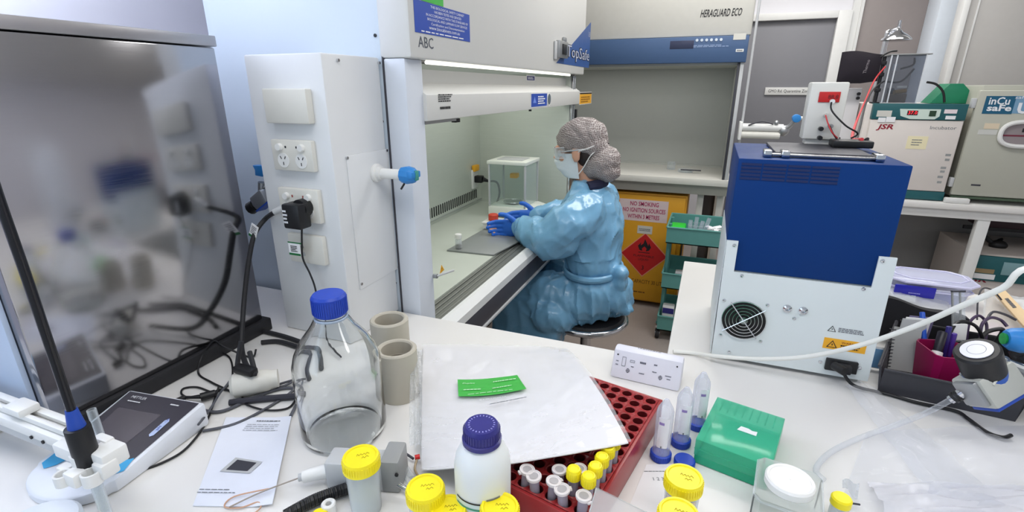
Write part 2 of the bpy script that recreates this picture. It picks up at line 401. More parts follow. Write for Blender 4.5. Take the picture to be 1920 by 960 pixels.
# sash, slot recess and a glowing strip put in for the gap light
STRIPGLOW = M('strip_glow', (255, 252, 240), .4, var=0, emit=2.2)
wpart('gap_glow_strip', B().cyl((-.700, 1.19, 1.5625), (-.700, 2.60, 1.5625), .0045, m=STRIPGLOW), STRIPGLOW, bc)
wpart('slot_recess', B().box((-.760, 1.17, 1.563), (-.708, 2.73, 1.5675)), DGREY, bc)
wpart('sash_plate', B().box((-.762, 1.165, 1.42), (-.745, 2.74, 1.548)), CABW, bc)
PXZ = Matrix(((1, 0, 0, 0), (0, 0, 1, 1.165), (0, 1, 0, 0), (0, 0, 0, 1)))
b = B(); b.prism([(-.742, 1.418), (-.690, 1.418), (-.690, 1.484), (-.734, 1.512), (-.742, 1.512)], 1.625, PXZ, CABW, bev=.002)
b.box((-.72, 1.17, 1.409), (-.70, 1.36, 1.418), ALU); b.box((-.716, 1.345, 1.404), (-.70, 1.37, 1.415), BLACK); b.cyl((-.7, 2.0, 1.417), (-.7, 2.0, 1.410), .006, m=BLACK)
sash = wpart('sash_frame', b, CABW, bc)
# writing and stickers on the cabinet
x0 = -.6795
tl = pX(775, 3, x0); br = pX(881, 79, x0); zb, ztp = br.z, pX(876, 27, x0).z
ya, yb = tl.y, br.y; yc = (ya + yb) / 2; zc = (zb + ztp) / 2; W = yb - ya; H = ztp - zb
b = B(); b.prism([(-W/2, -H/2), (W/2, -H/2), (W/2, H/2), (-W/2, H/2)], .0008, FX(x0, yc, zc), LBLUE, bev=0)
X = FX(x0 + .001, yc, zc)
def sh(X, dx, dy): return X @ Matrix.Translation((dx, dy, 0))
for i, (t, wd) in enumerate((('THIS BIOLOGICAL SAFETY CABINET', .62), ('HAS BEEN TESTED AND SERVICED', .50), ('IN ACCORDANCE WITH THE STANDARD BY', .78), ('BIOLOGICAL AND LAMINAR FLOW SERVICES', .74), ('Certification and Decontamination', .62))):
    b.text(t, sh(X, .02, H * (.39 - .135 * i)), H * .085, TXTW, w=W * wd)
b.text('www.biocabinets.com.au', sh(X, .0, -H * .28), H * .12, TXTW, w=W * .56)
b.dashes(sh(X, .0, -H * .43), W * .82, H * .07, 1, TXTW, seed=4)
wpart('blue_label', b, LBLUE, bc)
g0 = pX(782, 0, x0); g1 = pX(831, 8, x0)
wpart('green_label', B().box((x0, g0.y, ztp + .001), (x0 + .0006, g1.y, ztp + .06), LGREEN), M('label_dark_green', (30, 120, 70), .5), bc)
a0 = pX(785, 90, x0); a1 = pX(813, 90, x0)
wpart('letter_mark', B().text('ABC', FX(x0, (a0.y + a1.y) / 2, pX(798, 81, x0).z), .026, M('grey_blue_ink', (78, 84, 96), .5), w=(a1.y - a0.y)), INK, bc)
t0, t1, t2 = pX(1043, 118, x0), pX(1101, 38, x0), pX(1104, 126, x0); yr = t2.y
zb2 = t0.z
b = B(); b.prism([(t0.y - yr, 0), (0, 0), (0, t1.z - zb2)], .0008, FX(x0, yr, zb2), M('badge_blue', (52, 84, 142), .4))
SILV = M('silver_letter', (205, 208, 222), .35, .2)
l0 = pX(1061, 100, x0).y; zl = (pX(1080, 100, x0).z)
b.text('TopSafe', FX(x0 + .0012, (l0 + yr) / 2 - .004, zl), .056, INK, w=(yr - l0) * .99, bold=.03)
b.text('TopSafe', FX(x0 + .0022, (l0 + yr) / 2, zl), .054, SILV, w=(yr - l0) * .95)
b.text('1.8', FX(x0 + .0014, yr - .035, zb2 + (t1.z - zb2) * .72), .026, SILV)
wpart('maker_badge', b, LBLUE, bc)
k = pX(1050, 93, x0)
b = B(); b.box((x0, k.y - .07, k.z - .035), (x0 + .02, k.y + .07, k.z + .035), ALU, .004); b.box((x0 + .02, k.y - .03, k.z - .022), (x0 + .024, k.y + .035, k.z + .022), BLACK, .002); b.box((x0, k.y + .03, k.z + .03), (x0 + .012, k.y + .07, k.z + .055), ALU, .003)
b.box((x0, k.y - .1, k.z - .045), (x0 + .008, k.y - .06, k.z + .03), LGREY, .003)
wpart('keypad_lock', b, ALU, bc)
def sticker(px0, py0, px1, py1, X0, name, m, parent, deco=None, white=True):
    p, q = pX(px0, py0, X0), pX(px1, py1, X0); yc, zc = (p.y + q.y) / 2, (p.z + q.z) / 2; w_, h_ = abs(q.y - p.y), abs(p.z - q.z)
    b = B()
    if white: b.box((X0, yc - w_ / 2 - .006, zc - h_ / 2 - .003), (X0 + .0006, yc + w_ / 2 + .006, zc + h_ / 2 + .003), WPLAS)
    b.box((X0, yc - w_ / 2, zc - h_ / 2), (X0 + .0011, yc + w_ / 2, zc + h_ / 2), m)
    if deco: deco(b, FX(X0 + .0012, yc, zc), w_, h_)
    return wpart(name, b, m, parent)
sticker(996, 176, 1025, 198, -.6895, 'blue_sticker', LBLUE, bc, lambda b, X, w, h: (b.dashes(sh(X, w * .15, 0), w * .5, h * .7, 4, TXTW, seed=2), b.prism([(-w * .4, -h * .2), (-w * .2, -h * .2), (-w * .3, h * .3)], 0, X, M('sky_blue_ink', (110, 140, 220), .5))))
b = B(); p = pX(1029.5, 186, -.6895); b.cyl((-.69, p.y, p.z), (-.6885, p.y, p.z), .028, m=WPLAS); b.cyl((-.6885, p.y, p.z), (-.688, p.y, p.z), .023, m=M('slate_ink', (92, 104, 112), .5)); wpart('round_sticker', b, WPLAS, bc)
sticker(1087, 174, 1108, 193, -.6895, 'amber_sticker', LYEL, bc, lambda b, X, w, h: (b.dashes(sh(X, 0, -h * .1), w * .8, h * .6, 3, M('brown_ink', (150, 100, 20), .6), seed=3), b.box((-w / 2, h * .38, 0), (w / 2, h * .5, .0006), INK, X=X)))
sticker(988, 142, 1002, 151, -.7445, 'navy_sticker', NAVY, bc, lambda b, X, w, h: b.dashes(X, w * .8, h * .6, 2, TXTW, seed=6))
b = B(); p, q = pX(821, 178, -.6895), pX(850, 196, -.6895)
b.dashes(FX(-.689, (p.y + q.y) / 2, p.z - .008), q.y - p.y, .022, 4, INK, seed=8); b.dashes(FX(-.689, (p.y + q.y) / 2, p.z - .034), (q.y - p.y) * .8, .008, 1, INK, seed=12, fill=.8)
wpart('printed_marks', b, INK, bc)
p = pX(828, 505, -.6995)
b = B(); b.prism([(-.012, -.01), (.014, -.006), (.0, .014)], .001, FX(-.6995, p.y, p.z), LYEL); b.text('!', FX(-.698, p.y, p.z), .011, INK); wpart('hazard_sticker', b, LYEL, bc)
p = pX(836, 502, -.6995)
b = B(); b.cyl((-.6995, 1.17, p.z), (-.688, 1.17, p.z), .007, m=ALU); b.tube([(-.69, 1.17, p.z), (-.675, 1.2, p.z + .002), (-.67, 1.235, p.z - .002)], .0035, LGREY); wpart('sash_handle', b, ALU, bc)
# wall socket in the chamber
s0 = pX(888, 335, -1.25)
b = B(); b.box((-1.25, s0.y - .035, s0.z - .055), (-1.238, s0.y + .035, s0.z + .055), WPLAS, .003); b.box((-1.245, s0.y - .03, s0.z + .045), (-1.225, s0.y + .03, s0.z + .08), LYEL, .003)
wpart('wall_socket', b, WPLAS, bc)
pc = thing('balance_cable', 'black power cord plugged into the socket inside the cabinet', 'cable', (-1.22, s0.y, s0.z))
b = B(); b.box((-1.238, s0.y - .02, s0.z - .02), (-1.19, s0.y + .02, s0.z + .02), BLACK, .006); b.cyl((-1.19, s0.y, s0.z), (-1.16, s0.y + .01, s0.z - .01), .014, .007, BLACK)
wpart('plug', b, BLACK, pc)
b = B().tube([(-1.16, s0.y + .01, s0.z - .01), (-1.12, s0.y + .04, s0.z - .02), (-1.1, s0.y + .03, s0.z - .08), (-1.11, s0.y + .0, .858)], .006, BLACK); wpart('cable', b, BLACK, pc)
area('chamber_lamp', (-.98, 1.93, 1.562), (0, 0, 0), .3, 1.3, 2.6, (1, 1, .93))
# mat, vial, balance, weighing box in the chamber
b = B(); c4 = [pz(838, 470, .853), pz(925, 479, .853), pz(1000, 440, .853), pz(912, 428, .853)]
zz = .851; poly = [(p.x, p.y) for p in c4]
b.prism(poly, .006, Matrix.Translation((0, 0, zz)), M('grey_mat', (138, 142, 142), .35), bev=.001)
cm = sum((V3((p[0], p[1], 0)) for p in poly), V3()) / 4
single('work_mat', b, GREY, 'thin grey work mat lying on the cabinet work surface', 'mat', (cm.x, cm.y, .851))
p = pz(860, 466, .857)
vt = thing('vial', 'small white capped vial standing on the grey mat in the cabinet', 'vial', (p.x, p.y, .8575))
b = B(); b.lathe([(.001, .001), (.012, .001), (.0135, .003), (.0135, .036), (.010, .042), (.010, .046)]); b.build('body', film('vial_glass', body=.3, edge=.7), vt)
b = B(); b.lathe([(.0118, .002), (.0118, .016), (.001, .016)]); b.build('sample', BLACK, vt)
b = B(); b.lathe([(.0135, .044), (.0145, .046), (.0145, .062), (.0125, .064), (.001, .064)]); b.build('cap', WPLAS, vt)
ba = thing('analytical_balance', 'white analytical balance with glass draft shield in the cabinet', 'balance', (-.93, 2.46, .851))
def L(b): b.M = Matrix.Identity(4); return b
BW = M('balance_white', (232, 236, 228), .35)
b = B(); pr = [(-.125, .012), (-.125, .058), (.09, .058), (.20, .030), (.205, .012)]
b.prism(pr, .21, Matrix(((1, 0, 0, 0), (0, 0, 1, -.105), (0, 1, 0, 0), (0, 0, 0, 1))), BW, bev=.006)
for x in (-.1, .16):
    for y in (-.08, .08): b.cyl((x, y, 0), (x, y, .014), .012, m=BLACK, n=12)
b.build('base', BW, ba)
b = B(); b.prism([(-.035, -.028), (.035, -.028), (.035, .028), (-.035, .028)], .0012, Matrix.Translation((.148, .005, .0432)) @ Matrix.Rotation(radians(14.3), 4, 'Y') @ Matrix.Rotation(pi / 2, 4, 'Z'), M('lcd_dark', (74, 78, 92), .3)); b.build('display', DGREY, ba)
for x in (-.118, .08):
    for y in (-.098, .098): B().cbox((x, y, .168), (.01, .01, .222), LGREY, .002).build('pillar', LGREY, ba)
b = B(); b.box((-.128, -.108, .278), (.09, .108, .296), BW, .003); b.box((-.09, -.06, .296), (.05, .06, .299), LGREY, .001); b.build('top_frame', BW, ba)
GL = film('shield_glass', (246, 250, 249), .03, .3, .03)
b = B(); b.box((-.117, -.1005, .062), (.078, -.0985, .278)); b.box((-.117, .0985, .062), (.078, .1005, .278)); b.box((.079, -.096, .062), (.081, .096, .278)); b.box((-.119, -.096, .062), (-.117, .096, .278)); b.build('glass_panel', GL, ba)
b = B(); b.cyl((-.02, 0, .058), (-.02, 0, .068), .012, m=CHROME); b.lathe([(.001, .068), (.045, .068), (.046, .071), (.001, .072)], Matrix.Translation((-.02, 0, 0)), CHROME); b.torus((-.02, 0, .07), .052, .002, CHROME); b.build('weighing_pan', CHROME, ba)
b = B(); b.box((-.05, .02, .19), (-.01, .06, .215), LYEL, .003); b.build('warning_tag', LYEL, ba)
p = pz(930, 432, .857)
b = B(); b.box((p.x - .07, p.y + .0, .8575), (p.x + .05, p.y + .10, .889), WPLAS, .004); b.box((p.x - .075, p.y - .005, .884), (p.x + .055, p.y + .105, .892), None, .003)
single('weighing_box', b, WPLAS, 'small white plastic box under the gloved hand in the cabinet', 'box', (p.x, p.y + .05, .8575))
b = B(); b.lathe([(.001, 0), (.021, 0), (.024, .003), (.024, .026), (.020, .03), (.001, .03)], Matrix.Translation((p.x - .035, p.y + .05, .893)), M('orange_red_lid', (206, 70, 48), .45), 24)
single('sample_jar', b, LRED, 'orange red lid of the small pot held in the gloved hand', 'pot', (p.x - .035, p.y + .05, .893))

# ------------------------------------------------------------------ fume hood behind
fh = thing('fume_hood', 'beige fume hood with a blue control panel behind the seated person', 'fume hood', (-.55, 3.7, 0))
wpart('upper_housing', B().box((-1.3, 3.36, 1.788), (.15, 4.1, 2.5), None, .006), CREAM, fh)
b = B(); b.box((-1.3, 3.345, 1.642), (.142, 3.42, 1.786), None, .004); cp = wpart('control_panel', b, M('slate_blue_panel', (66, 92, 130), .45), fh)
Yf = 3.3445
p, q = pY(1257, 77, Yf), pY(1300, 91, Yf); b = B(); b.box((p.x, Yf - .001, q.z), (q.x, Yf + .002, p.z), None, .001); b.build('display', M('lcd_blue_dark', (52, 58, 84), .3), cp, world=True)
b = B()
for i in range(6):
    x = pY(1307 + i * 9, 75, Yf).x; z = pY(1307, 75.5, Yf).z; b.cyl((x, Yf + .001, z), (x, Yf - .002, z), .008, m=M('button_white', (210, 220, 232), .4), n=12)
X = FY(pY(1332, 86, Yf).x, Yf - .0003, pY(1332, 86, Yf).z); b.dashes(X, .2, .014, 2, M('pale_blue_ink', (150, 170, 205), .5), seed=5)
b.build('button', TXTW, cp, world=True)
b = B(); p, q = pY(1376, 63, Yf), pY(1398, 74, Yf); b.box((p.x, Yf - .001, q.z), (q.x, Yf + .001, p.z), CREAM); b.build('sticker', CREAM, cp, world=True); b = B(); p, q = pY(1380, 92, Yf), pY(1394, 97, Yf); b.box((p.x, Yf - .001, q.z), (q.x, Yf + .001, p.z), WPLAS)
b.dashes(FY((p.x + q.x) / 2, Yf - .0015, (p.z + q.z) / 2), q.x - p.x - .01, .012, 1, INKG); b.build('sticker', WPLAS, cp, world=True)
p, q = pY(1313, 27, 3.358), pY(1391, 22, 3.358)
wpart('lettering', B().text('HERAGUARD ECO', FY((p.x + q.x) / 2, 3.3585, (p.z + q.z) / 2), .040, INK, w=(q.x - p.x), shear=.25, bold=.012), INK, fh)
HGREY = M('hood_lining', (186, 188, 182), .5, var=.02)
b = B(); b.box((-1.27, 3.95, .93), (.12, 3.97, 1.66)); b.box((-1.3, 3.36, .93), (-1.27, 3.97, 1.66)); b.box((.105, 3.44, .93), (.135, 3.97, 1.645)); b.box((-1.27, 3.40, 1.63), (.12, 3.95, 1.645)); b.box((-1.27, 3.90, .955), (.105, 3.95, .963))
wpart('chamber_lining', b, HGREY, fh)
b = B(); b.box((.115, 3.36, .955), (.135, 3.40, 1.642), LGREY, .002); b.box((.10, 3.365, .955), (.113, 3.395, 1.642), DGREY, .001); b.box((.105, 3.40, .955), (.112, 3.44, 1.642), LGREY)
wpart('side_post', b, LGREY, fh)
b = B(); b.box((-1.3, 3.35, .912), (.150, 4.1, .955), None, .004); wpart('counter', b, CREAM, fh)
b = B(); b.box((-1.3, 3.40, .845), (.14, 4.08, .911), M('hood_apron', (176, 172, 162), .5))
for x in (-.012, .108):
    for y in (3.47, 4.02): b.box((x - .02, y - .02, 0), (x + .02, y + .02, .845), CREAM, .002)
for z in (.18, .5): b.box((-.012, 3.99, z), (.11, 4.02, z + .04), CREAM, .002)
b.box((-.03, 4.05, 0), (.15, 4.07, .845), M('dark_recess', (88, 84, 84), .6))
for x in (-1.25,): b.box((x - .02, 3.45, 0), (x + .02, 3.49, .845), CREAM)
wpart('stand', b, CREAM, fh)
for i, (x, y, h, r) in enumerate(((1258, 317, .05, .028), (1285, 322, .016, .05))):
    p = pz(x, y, .956)
    b = B(); b.lathe([(r - .002, .002), (r, 0), (r, h), (r - .002, h)], Matrix.Translation(p), CLEAR, 24)
    if i: b.box((p.x - .03, p.y - .05, .972), (p.x + .10, p.y - .035, .978), DGREY)
    single(('beaker', 'clear_dish')[i], b, CLEAR, ('small clear beaker standing at the back of the fume hood counter', 'clear shallow dish with a dark rod across it on the fume hood counter')[i], ('beaker', 'dish')[i], (p.x, p.y, .956))
# articulated white arm right of the hood
ar = thing('service_arm', 'white jointed service arm with blue tap beside the fume hood', 'arm', (.168, 3.33, 0))
a0, a1 = pY(1386, 238, 3.3), pY(1468, 240, 3.3); lo0, lo1 = pY(1386, 252, 3.3), pY(1462, 252, 3.3); bt0, bt1 = pY(1493, 222, 3.28), pY(1525, 220, 3.28)
b = B(); b.cyl((.16, 3.3, a0.z), (a1.x, 3.3, a0.z), .021, m=WPLAS); b.cyl((.16, 3.3, lo0.z), (lo1.x, 3.3, lo0.z), .021, m=OFFW); b.ball((a1.x + .005, 3.3, a0.z - .015), .03, ALU); b.box((.153, 3.27, lo0.z - .03), (.17, 3.38, a0.z + .03), WPLAS, .004)
b.cyl((.168, 3.33, 0), (.168, 3.33, 2.3), .007, m=LGREY); b.cyl((.168, 3.33, 0), (.168, 3.33, .02), .04, m=WPLAS); wpart('pipe', b, WPLAS, ar)
b = B(); b.tube([(a1.x, 3.3, a0.z), (a1.x + .03, 3.29, a0.z + .01), (bt0.x, 3.28, bt0.z)], .013, ALU); b.tube([(.2, 3.28, a0.z + .012), (.27, 3.275, a0.z + .035), (.33, 3.28, a0.z + .02)], .004, DGREY); b.ball((.345, 3.29, a0.z + .028), .014, ALU); wpart('joint', b, ALU, ar)
b = B(); b.cyl((bt0.x, 3.255, bt0.z), (bt0.x, 3.305, bt0.z), .022, m=BLUEV, bev=.004); b.cyl(bt0, bt1, .009, m=WPLAS); wpart('tap', b, BLUEV, ar)
# tall thin pipe beside door
# ------------------------------------------------------------------ flammables cabinet
fc = thing('flammables_cabinet', 'yellow flammable liquids cabinet with red diamond sign under the fume hood', 'cabinet', (-.45, 3.62, 0))
FYEL = M('amber_yellow_enamel', (222, 160, 36), .45, var=.04)
Y = 3.42
wpart('body', B().box((-.78, Y + .022, .03), (-.09, 3.9, .822), None, .004), FYEL, fc)
b = B(); b.box((-.77, Y, .045), (-.10, Y + .02, .81), None, .004); dr = wpart('door', b, FYEL, fc)
b = B(); b.box((-.095, Y - .004, .4), (-.088, Y + .03, .5), DGREY); b.box((-.155, Y - .02, .36), (-.13, Y, .5), FYEL, .004); b.cyl((-.14, Y - .002, .53), (-.14, Y - .012, .53), .018, m=CREAM); b.build('handle', FYEL, dr, world=True)
Ys = Y - .0006
p, q = pY(1168, 372, Ys), pY(1250, 419, Ys)
b = B(); b.box((p.x - .02, Ys, q.z), (q.x, Ys + .0005, p.z), M('sign_pink_white', (226, 206, 206), .5)); xm = (p.x + q.x) / 2 - .005; hh = p.z - q.z
PINK = M('magenta_ink', (178, 40, 96), .5)
for i, (t, w_) in enumerate((('NO SMOKING', .62), ('NO IGNITION SOURCES', .93), ('WITHIN 3 METRES', .70))):
    b.text(t, FY(xm, Ys - .0004, p.z - hh * (.2 + .3 * i)), hh * .2, PINK, w=(q.x - p.x) * w_, bold=.015)
wpart('warning_sign', b, PAPER, fc)
c = pY(1207, 478, Ys); e = pY(1250, 481, Ys).x - c.x
b = B(); b.prism([(-e * 1.06, 0), (0, -e * 1.06), (e * 1.06, 0), (0, e * 1.06)], .0004, FY(c.x, Ys, c.z), M('sign_salmon', (228, 150, 120), .5)); b.prism([(-e, 0), (0, -e), (e, 0), (0, e)], .0008, FY(c.x, Ys, c.z), LRED)
X = FY(c.x, Ys - .0012, c.z)
fl = [(-.04, .02), (-.055, .055), (-.03, .09), (-.032, .06), (-.01, .08), (.0, .12), (.02, .085), (.03, .06), (.035, .09), (.055, .05), (.04, .02), (.015, .012), (.02, .035), (0, .055), (-.02, .035), (-.015, .012)]
b.prism([(x * e / .19, y * e / .19 + e * .12) for x, y in fl], 0, X, INK); b.box((-e * .25, e * .1, 0), (e * .25, e * .13, .0003), INK, X=X)
b.text('FLAMMABLE', sh(X, 0, -e * .06), e * .1, INK, w=e * .9); b.text('LIQUID', sh(X, 0, -e * .22), e * .1, INK, w=e * .45); b.text('3', sh(X, 0, -e * .62), e * .2, INK)
wpart('hazard_diamond', b, LRED, fc)
b = B(); BRN = M('brown_ink_dark', (110, 66, 16), .6)
p, q = pY(1168, 524, Ys), pY(1250, 534, Ys); b.text('MAX CAPACITY 30 LITRES', FY((p.x + q.x) / 2, Ys - .0003, (p.z + q.z) / 2 - .0), .03, BRN, w=(q.x - p.x) * 1.05)
p, q = pY(1168, 543, Ys), pY(1225, 551, Ys); b.dashes(FY((p.x + q.x) / 2, Ys, (p.z + q.z) / 2), q.x - p.x, .014, 1, BRN, seed=2)
wpart('capacity_text', b, BRN, fc)
c = pY(1209, 431, Ys); wpart('paper_label', B().box((c.x - .05, Ys - .001, c.z - .028), (c.x + .05, Ys + .001, c.z + .028), CREAM).dashes(FY(c.x, Ys - .0012, c.z), .08, .02, 2, INKG), CREAM, fc)
# ------------------------------------------------------------------ service column on the bench
sc = thing('service_column', 'white service column with power sockets and blue gas taps on the bench', 'column', (-.877, .988, .9))
x0, x1, y0, y1, zt = -.985, -.77, .886, 1.086, 1.570
COLW = M('column_enamel', (222, 224, 226), .4, var=.012)
wpart('body', B().box((x0, y0, .9005), (x1, y1, zt), None, .004), COLW, sc)
b = B(); xs = x1 + .0002
p, q = pX(648, 293, x1), pX(735, 280, x1); zb = pX(672, 545, x1).z; b.box((x1, p.y, zb), (x1 + .0025, q.y, p.z), None, .001); pan = wpart('access_panel', b, COLW, sc)
b = B()
for px_ in ((632, 113), (709, 118), (649, 296), (723, 282), (676, 532), (745, 500)):
    s = pX(*px_, x1); b.cyl((x1, s.y, s.z), (x1 + .005, s.y, s.z), .0035, m=CHROME, n=10)
wpart('screw', b, CHROME, sc)
def plate(x_a, y_a, x_b, y_b, name='socket_plate', d=.014):
    p, q = pY(x_a, y_a, y0), pY(x_b, y_b, y0); b = B(); b.box((p.x, y0 - d, q.z), (q.x, y0, p.z), None, .003); o = wpart(name, b, OFFW, sc); return o, p, q
o, p, q = plate(503, 166, 592, 232, 'blank_plate', .02)
def sock(o, p, q, switches=True):
    w_ = q.x - p.x; h_ = p.z - q.z; yy = y0 - .014
    for sx in (-.22, .22):
        b = B(); xc = (p.x + q.x) / 2 + sx * w_; zc = (p.z + q.z) / 2
        b.lathe([(.001, 0), (.0085, 0), (.0075, .008), (.001, .008)], FY(xc + (.006 if sx > 0 else -.006), yy, zc + h_ * .27), WPLAS, 14); b.box((xc - sx * .045 - .002, yy - .0006, zc + h_ * .24), (xc - sx * .045 + .002, yy, zc + h_ * .31), INK if o['k'] else M('red_dot', (160, 70, 60), .5))
        b.build('rocker_switch', WPLAS, o, world=True)
        b = B(); b.cyl((xc, yy, zc - h_ * .16), (xc, yy - .0015, zc - h_ * .16), .0165, m=WPLAS)
        for dx, dz, r in ((-.006, .006, .5), (.006, .006, -.5), (0, -.007, 0)):
            b.box((-.001, -.0035, 0), (.001, .0035, .0004), INK, X=FY(xc + dx, yy - .0016, zc - h_ * .16 + dz) @ Matrix.Rotation(r, 4, 'Z'))
        b.build('socket', WPLAS, o, world=True)
o, p, q = plate(515, 260, 598, 322); o['k'] = 1; sock(o, p, q)
o, p3, q3 = plate(528, 349, 610, 418); o['k'] = 0; sock(o, p3, q3)
o, p, q = plate(546, 434, 618, 496, 'small_plate'); b = B(); c = (p + q) / 2; b.cyl((c.x - .01, y0 - .014, c.z + .006), (c.x - .01, y0 - .016, c.z + .006), .004, m=GREY); b.cyl((c.x - .008, y0 - .014, c.z - .012), (c.x - .008, y0 - .016, c.z - .012), .005, m=LGREY); b.build('jack', GREY, o, world=True)
# right tap
t = pX(703, 324, x1)
b = B(); b.cyl((x1, t.y, t.z), (x1 + .012, t.y, t.z), .023, m=WPLAS, bev=.003); b.cyl((x1 + .012, t.y, t.z), (x1 + .022, t.y, t.z), .0165, m=WPLAS); b.cyl((x1 + .02, t.y, t.z), (x1 + .082, t.y, t.z), .0125, m=WPLAS)
wpart('spout', b, WPLAS, sc)
b = B(); c = V3((x1 + .098, t.y, t.z)); b.lathe([(.012, -.022), (.019, -.018), (.022, -.002), (.019, .014), (.014, .02), (.001, .021)], frame(c, c + V3((1, 0, 0))), BLUEV, 10); b.box((c.x + .005, c.y - .02, c.z - .006), (c.x + .022, c.y + .02, c.z + .01), BLUEV, .003); b.box((c.x + .017, c.y - .005, c.z - .012), (c.x + .0245, c.y + .008, c.z + .012), M('valve_teal', (70, 150, 140), .4), .002)
b.tube([(c.x - .01, c.y - .005, c.z - .02), (c.x - .017, c.y - .012, c.z - .034)], .0025, BLACK, sub=1)
wpart('tap_knob', b, BLUEV, sc)
# left tap: blue lever, cast body, black knob (on the far side face)
bl, kb, bd, cn = pY(489, 320, .95), pY(457, 352, .93), pY(487, 374, .92), pY(520, 394, .88)
b = B(); b.prism([(-.014, -.012), (.008, -.014), (.018, -.004), (.012, .014), (-.018, .014), (-.012, .002)], .016, FY(bl.x, .958, bl.z), BLUEV, bev=.002); b.cyl(bl, bl + V3((.03, 0, -.008)), .006, m=WPLAS); wpart('tap_knob', b, BLUEV, sc)
b = B(); X = FY(bd.x, .945, bd.z) @ Matrix.Rotation(radians(32), 4, 'Z'); b.cbox((0, 0, .012), (.05, .036, .042), ALU, .006, X=X); b.box((-.028, -.021, .0), (.028, -.017, .03), LBLUE, X=X); b.cyl(X @ V3((.01, .018, .015)), X @ V3((.026, .034, .015)), .008, m=ALU); b.cyl(X @ V3((-.024, 0, .012)), X @ V3((-.034, 0, .012)), .012, m=ALU); b.tube([X @ V3((.02, .02, .012)), X @ V3((.035, .03, .0)), V3((x0, .95, bd.z + .02))], .006, ALU); wpart('regulator_body', b, ALU, sc)
b = B(); k0 = X @ V3((-.034, .0, .012)); dr_ = (X @ V3((-1, .05, 0)) - X @ V3((0, 0, 0))).normalized(); b.lathe([(.009, 0), (.016, .003), (.017, .024), (.014, .027), (.001, .027)], frame(k0, k0 + dr_), BLACK, 12); wpart('regulator_knob', b, BLACK, sc)
# plug pack in the lower double socket
yy = y0 - .0145
c = pY(566, 385, yy)
pp = thing('plug_pack', 'black plug pack with white print plugged into the service column', 'plug', (c.x, yy, c.z))
b = B(); b.lathe([(.001, 0), (.021, 0), (.021, .022), (.001, .022)], FY(pY(574, 388, yy).x, yy, pY(574, 388, yy).z), BLACK, 20); p, q = pY(541, 378, yy - .02), pY(583, 428, yy - .02); b.box((p.x, yy - .045, q.z), (q.x - .006, yy - .008, p.z), BLACK, .005); b.dashes(FY(p.x + .010, yy - .0454, (p.z + q.z) / 2 - .0), .013, .034, 4, TXTW, seed=5); wpart('body', b, BLACK, pp)
path = [pY(566, 428, yy - .025), pY(566, 455, yy - .02), pY(568, 485, yy - .012), pY(582, 515, yy - .01), pY(592, 545, yy - .012), pz(600, 600, .97), pz(612, 640, .915), pz(640, 668, .905)]
wpart('cable', B().tube(path, .0022, DARK), DARK, pp)
p, q = pY(540, 452, yy - .03), pY(565, 480, yy - .03)
b = B(); b.box((p.x, yy - .031, q.z), (q.x, yy - .030, p.z), PAPER); b.box((p.x, yy - .0316, q.z), (q.x, yy - .0312, q.z + .005), M('tag_green', (30, 110, 60), .5)); b.box((p.x, yy - .0316, p.z - .003), (q.x + .006, yy - .0312, p.z), M('tag_green')); b.dashes(FY((p.x + q.x) / 2, yy - .0316, (p.z + q.z) / 2), .02, .016, 4, INK); wpart('tag', b, PAPER, pp)
# thick black cable from the column connector down to the bench
tc_ = thing('power_cable', 'thick black cable with green white tag hanging in front of the service column', 'cable', pz(470, 700))
a = pY(524, 393, .868)
b = B(); b.cyl((a.x + .01, .872, a.z + .004), (a.x - .012, .862, a.z - .006), .0085, .007, m=LGREY); b.cyl((a.x + .012, .873, a.z + .005), (a.x + .03, .871, a.z + .012), .009, m=WPLAS); wpart('connector', b, LGREY, tc_)
pth = [V3((a.x - .01, .863, a.z - .006)), pX(498, 410, -.992), pX(478, 438, -1.0), pX(468, 480, -1.002), pX(460, 540, -1.0), pX(455, 600, -.985), pX(453, 650, -.96), pz(462, 685, .925), pz(480, 697, .912)]
b = B(); b.tube(pth, .0058, DARK); wpart('cable', b, DARK, tc_)
p = pX(481, 432, -.998)
b = B(); X = FY(p.x, p.y - .008, p.z) @ Matrix.Rotation(radians(-28), 4, 'Z'); b.box((-.011, -.018, 0), (.011, .018, .001), PAPER, X=X); b.box((-.011, -.018, .001), (.011, -.012, .0014), M('tag_green'), X=X); b.dashes(X @ Matrix.Translation((0, .003, .0012)), .016, .022, 5, INKG); wpart('tag', b, PAPER, tc_)

# ------------------------------------------------------------------ blue furnace on the peninsula
fu = thing('furnace', 'blue and white laboratory furnace seen from its back, standing on the bench', 'furnace', (.215, 1.29, .9))
FBL = M('royal_blue_enamel', (3, 50, 112), .5, var=.02, spec=.2)
FWH = M('grey_white_enamel', (218, 225, 226), .45, var=.012)
Y = 1.13; zl = pY(1382, 507, Y).z
wpart('upper_casing', B().box((.060, Y - .002, zl), (.357, 1.455, 1.364), None, .003), FBL, fu)
b = B(); b.box((.066, Y + .003, .912), (.365, 1.45, zl - .001), None, .002)
b.prism([(.062, .910), (.372, .910), (.368, 1.186), (.338, 1.186), (.338, zl - .002), (.083, zl - .002), (.083, 1.189), (.060, 1.189)], .004, Matrix(((1, 0, 0, 0), (0, 0, 1, Y - .0065), (0, 1, 0, 0), (0, 0, 0, 1))), FWH)
b.box((.0585, Y - .003, .912), (.0598, 1.44, 1.186))
wpart('chassis', b, FWH, fu)
for x in (.09, .34):
    for y in (1.16, 1.42): B().cyl((x, y, .9), (x, y, .912), .014, m=BLACK).build('foot', BLACK, fu, world=True)
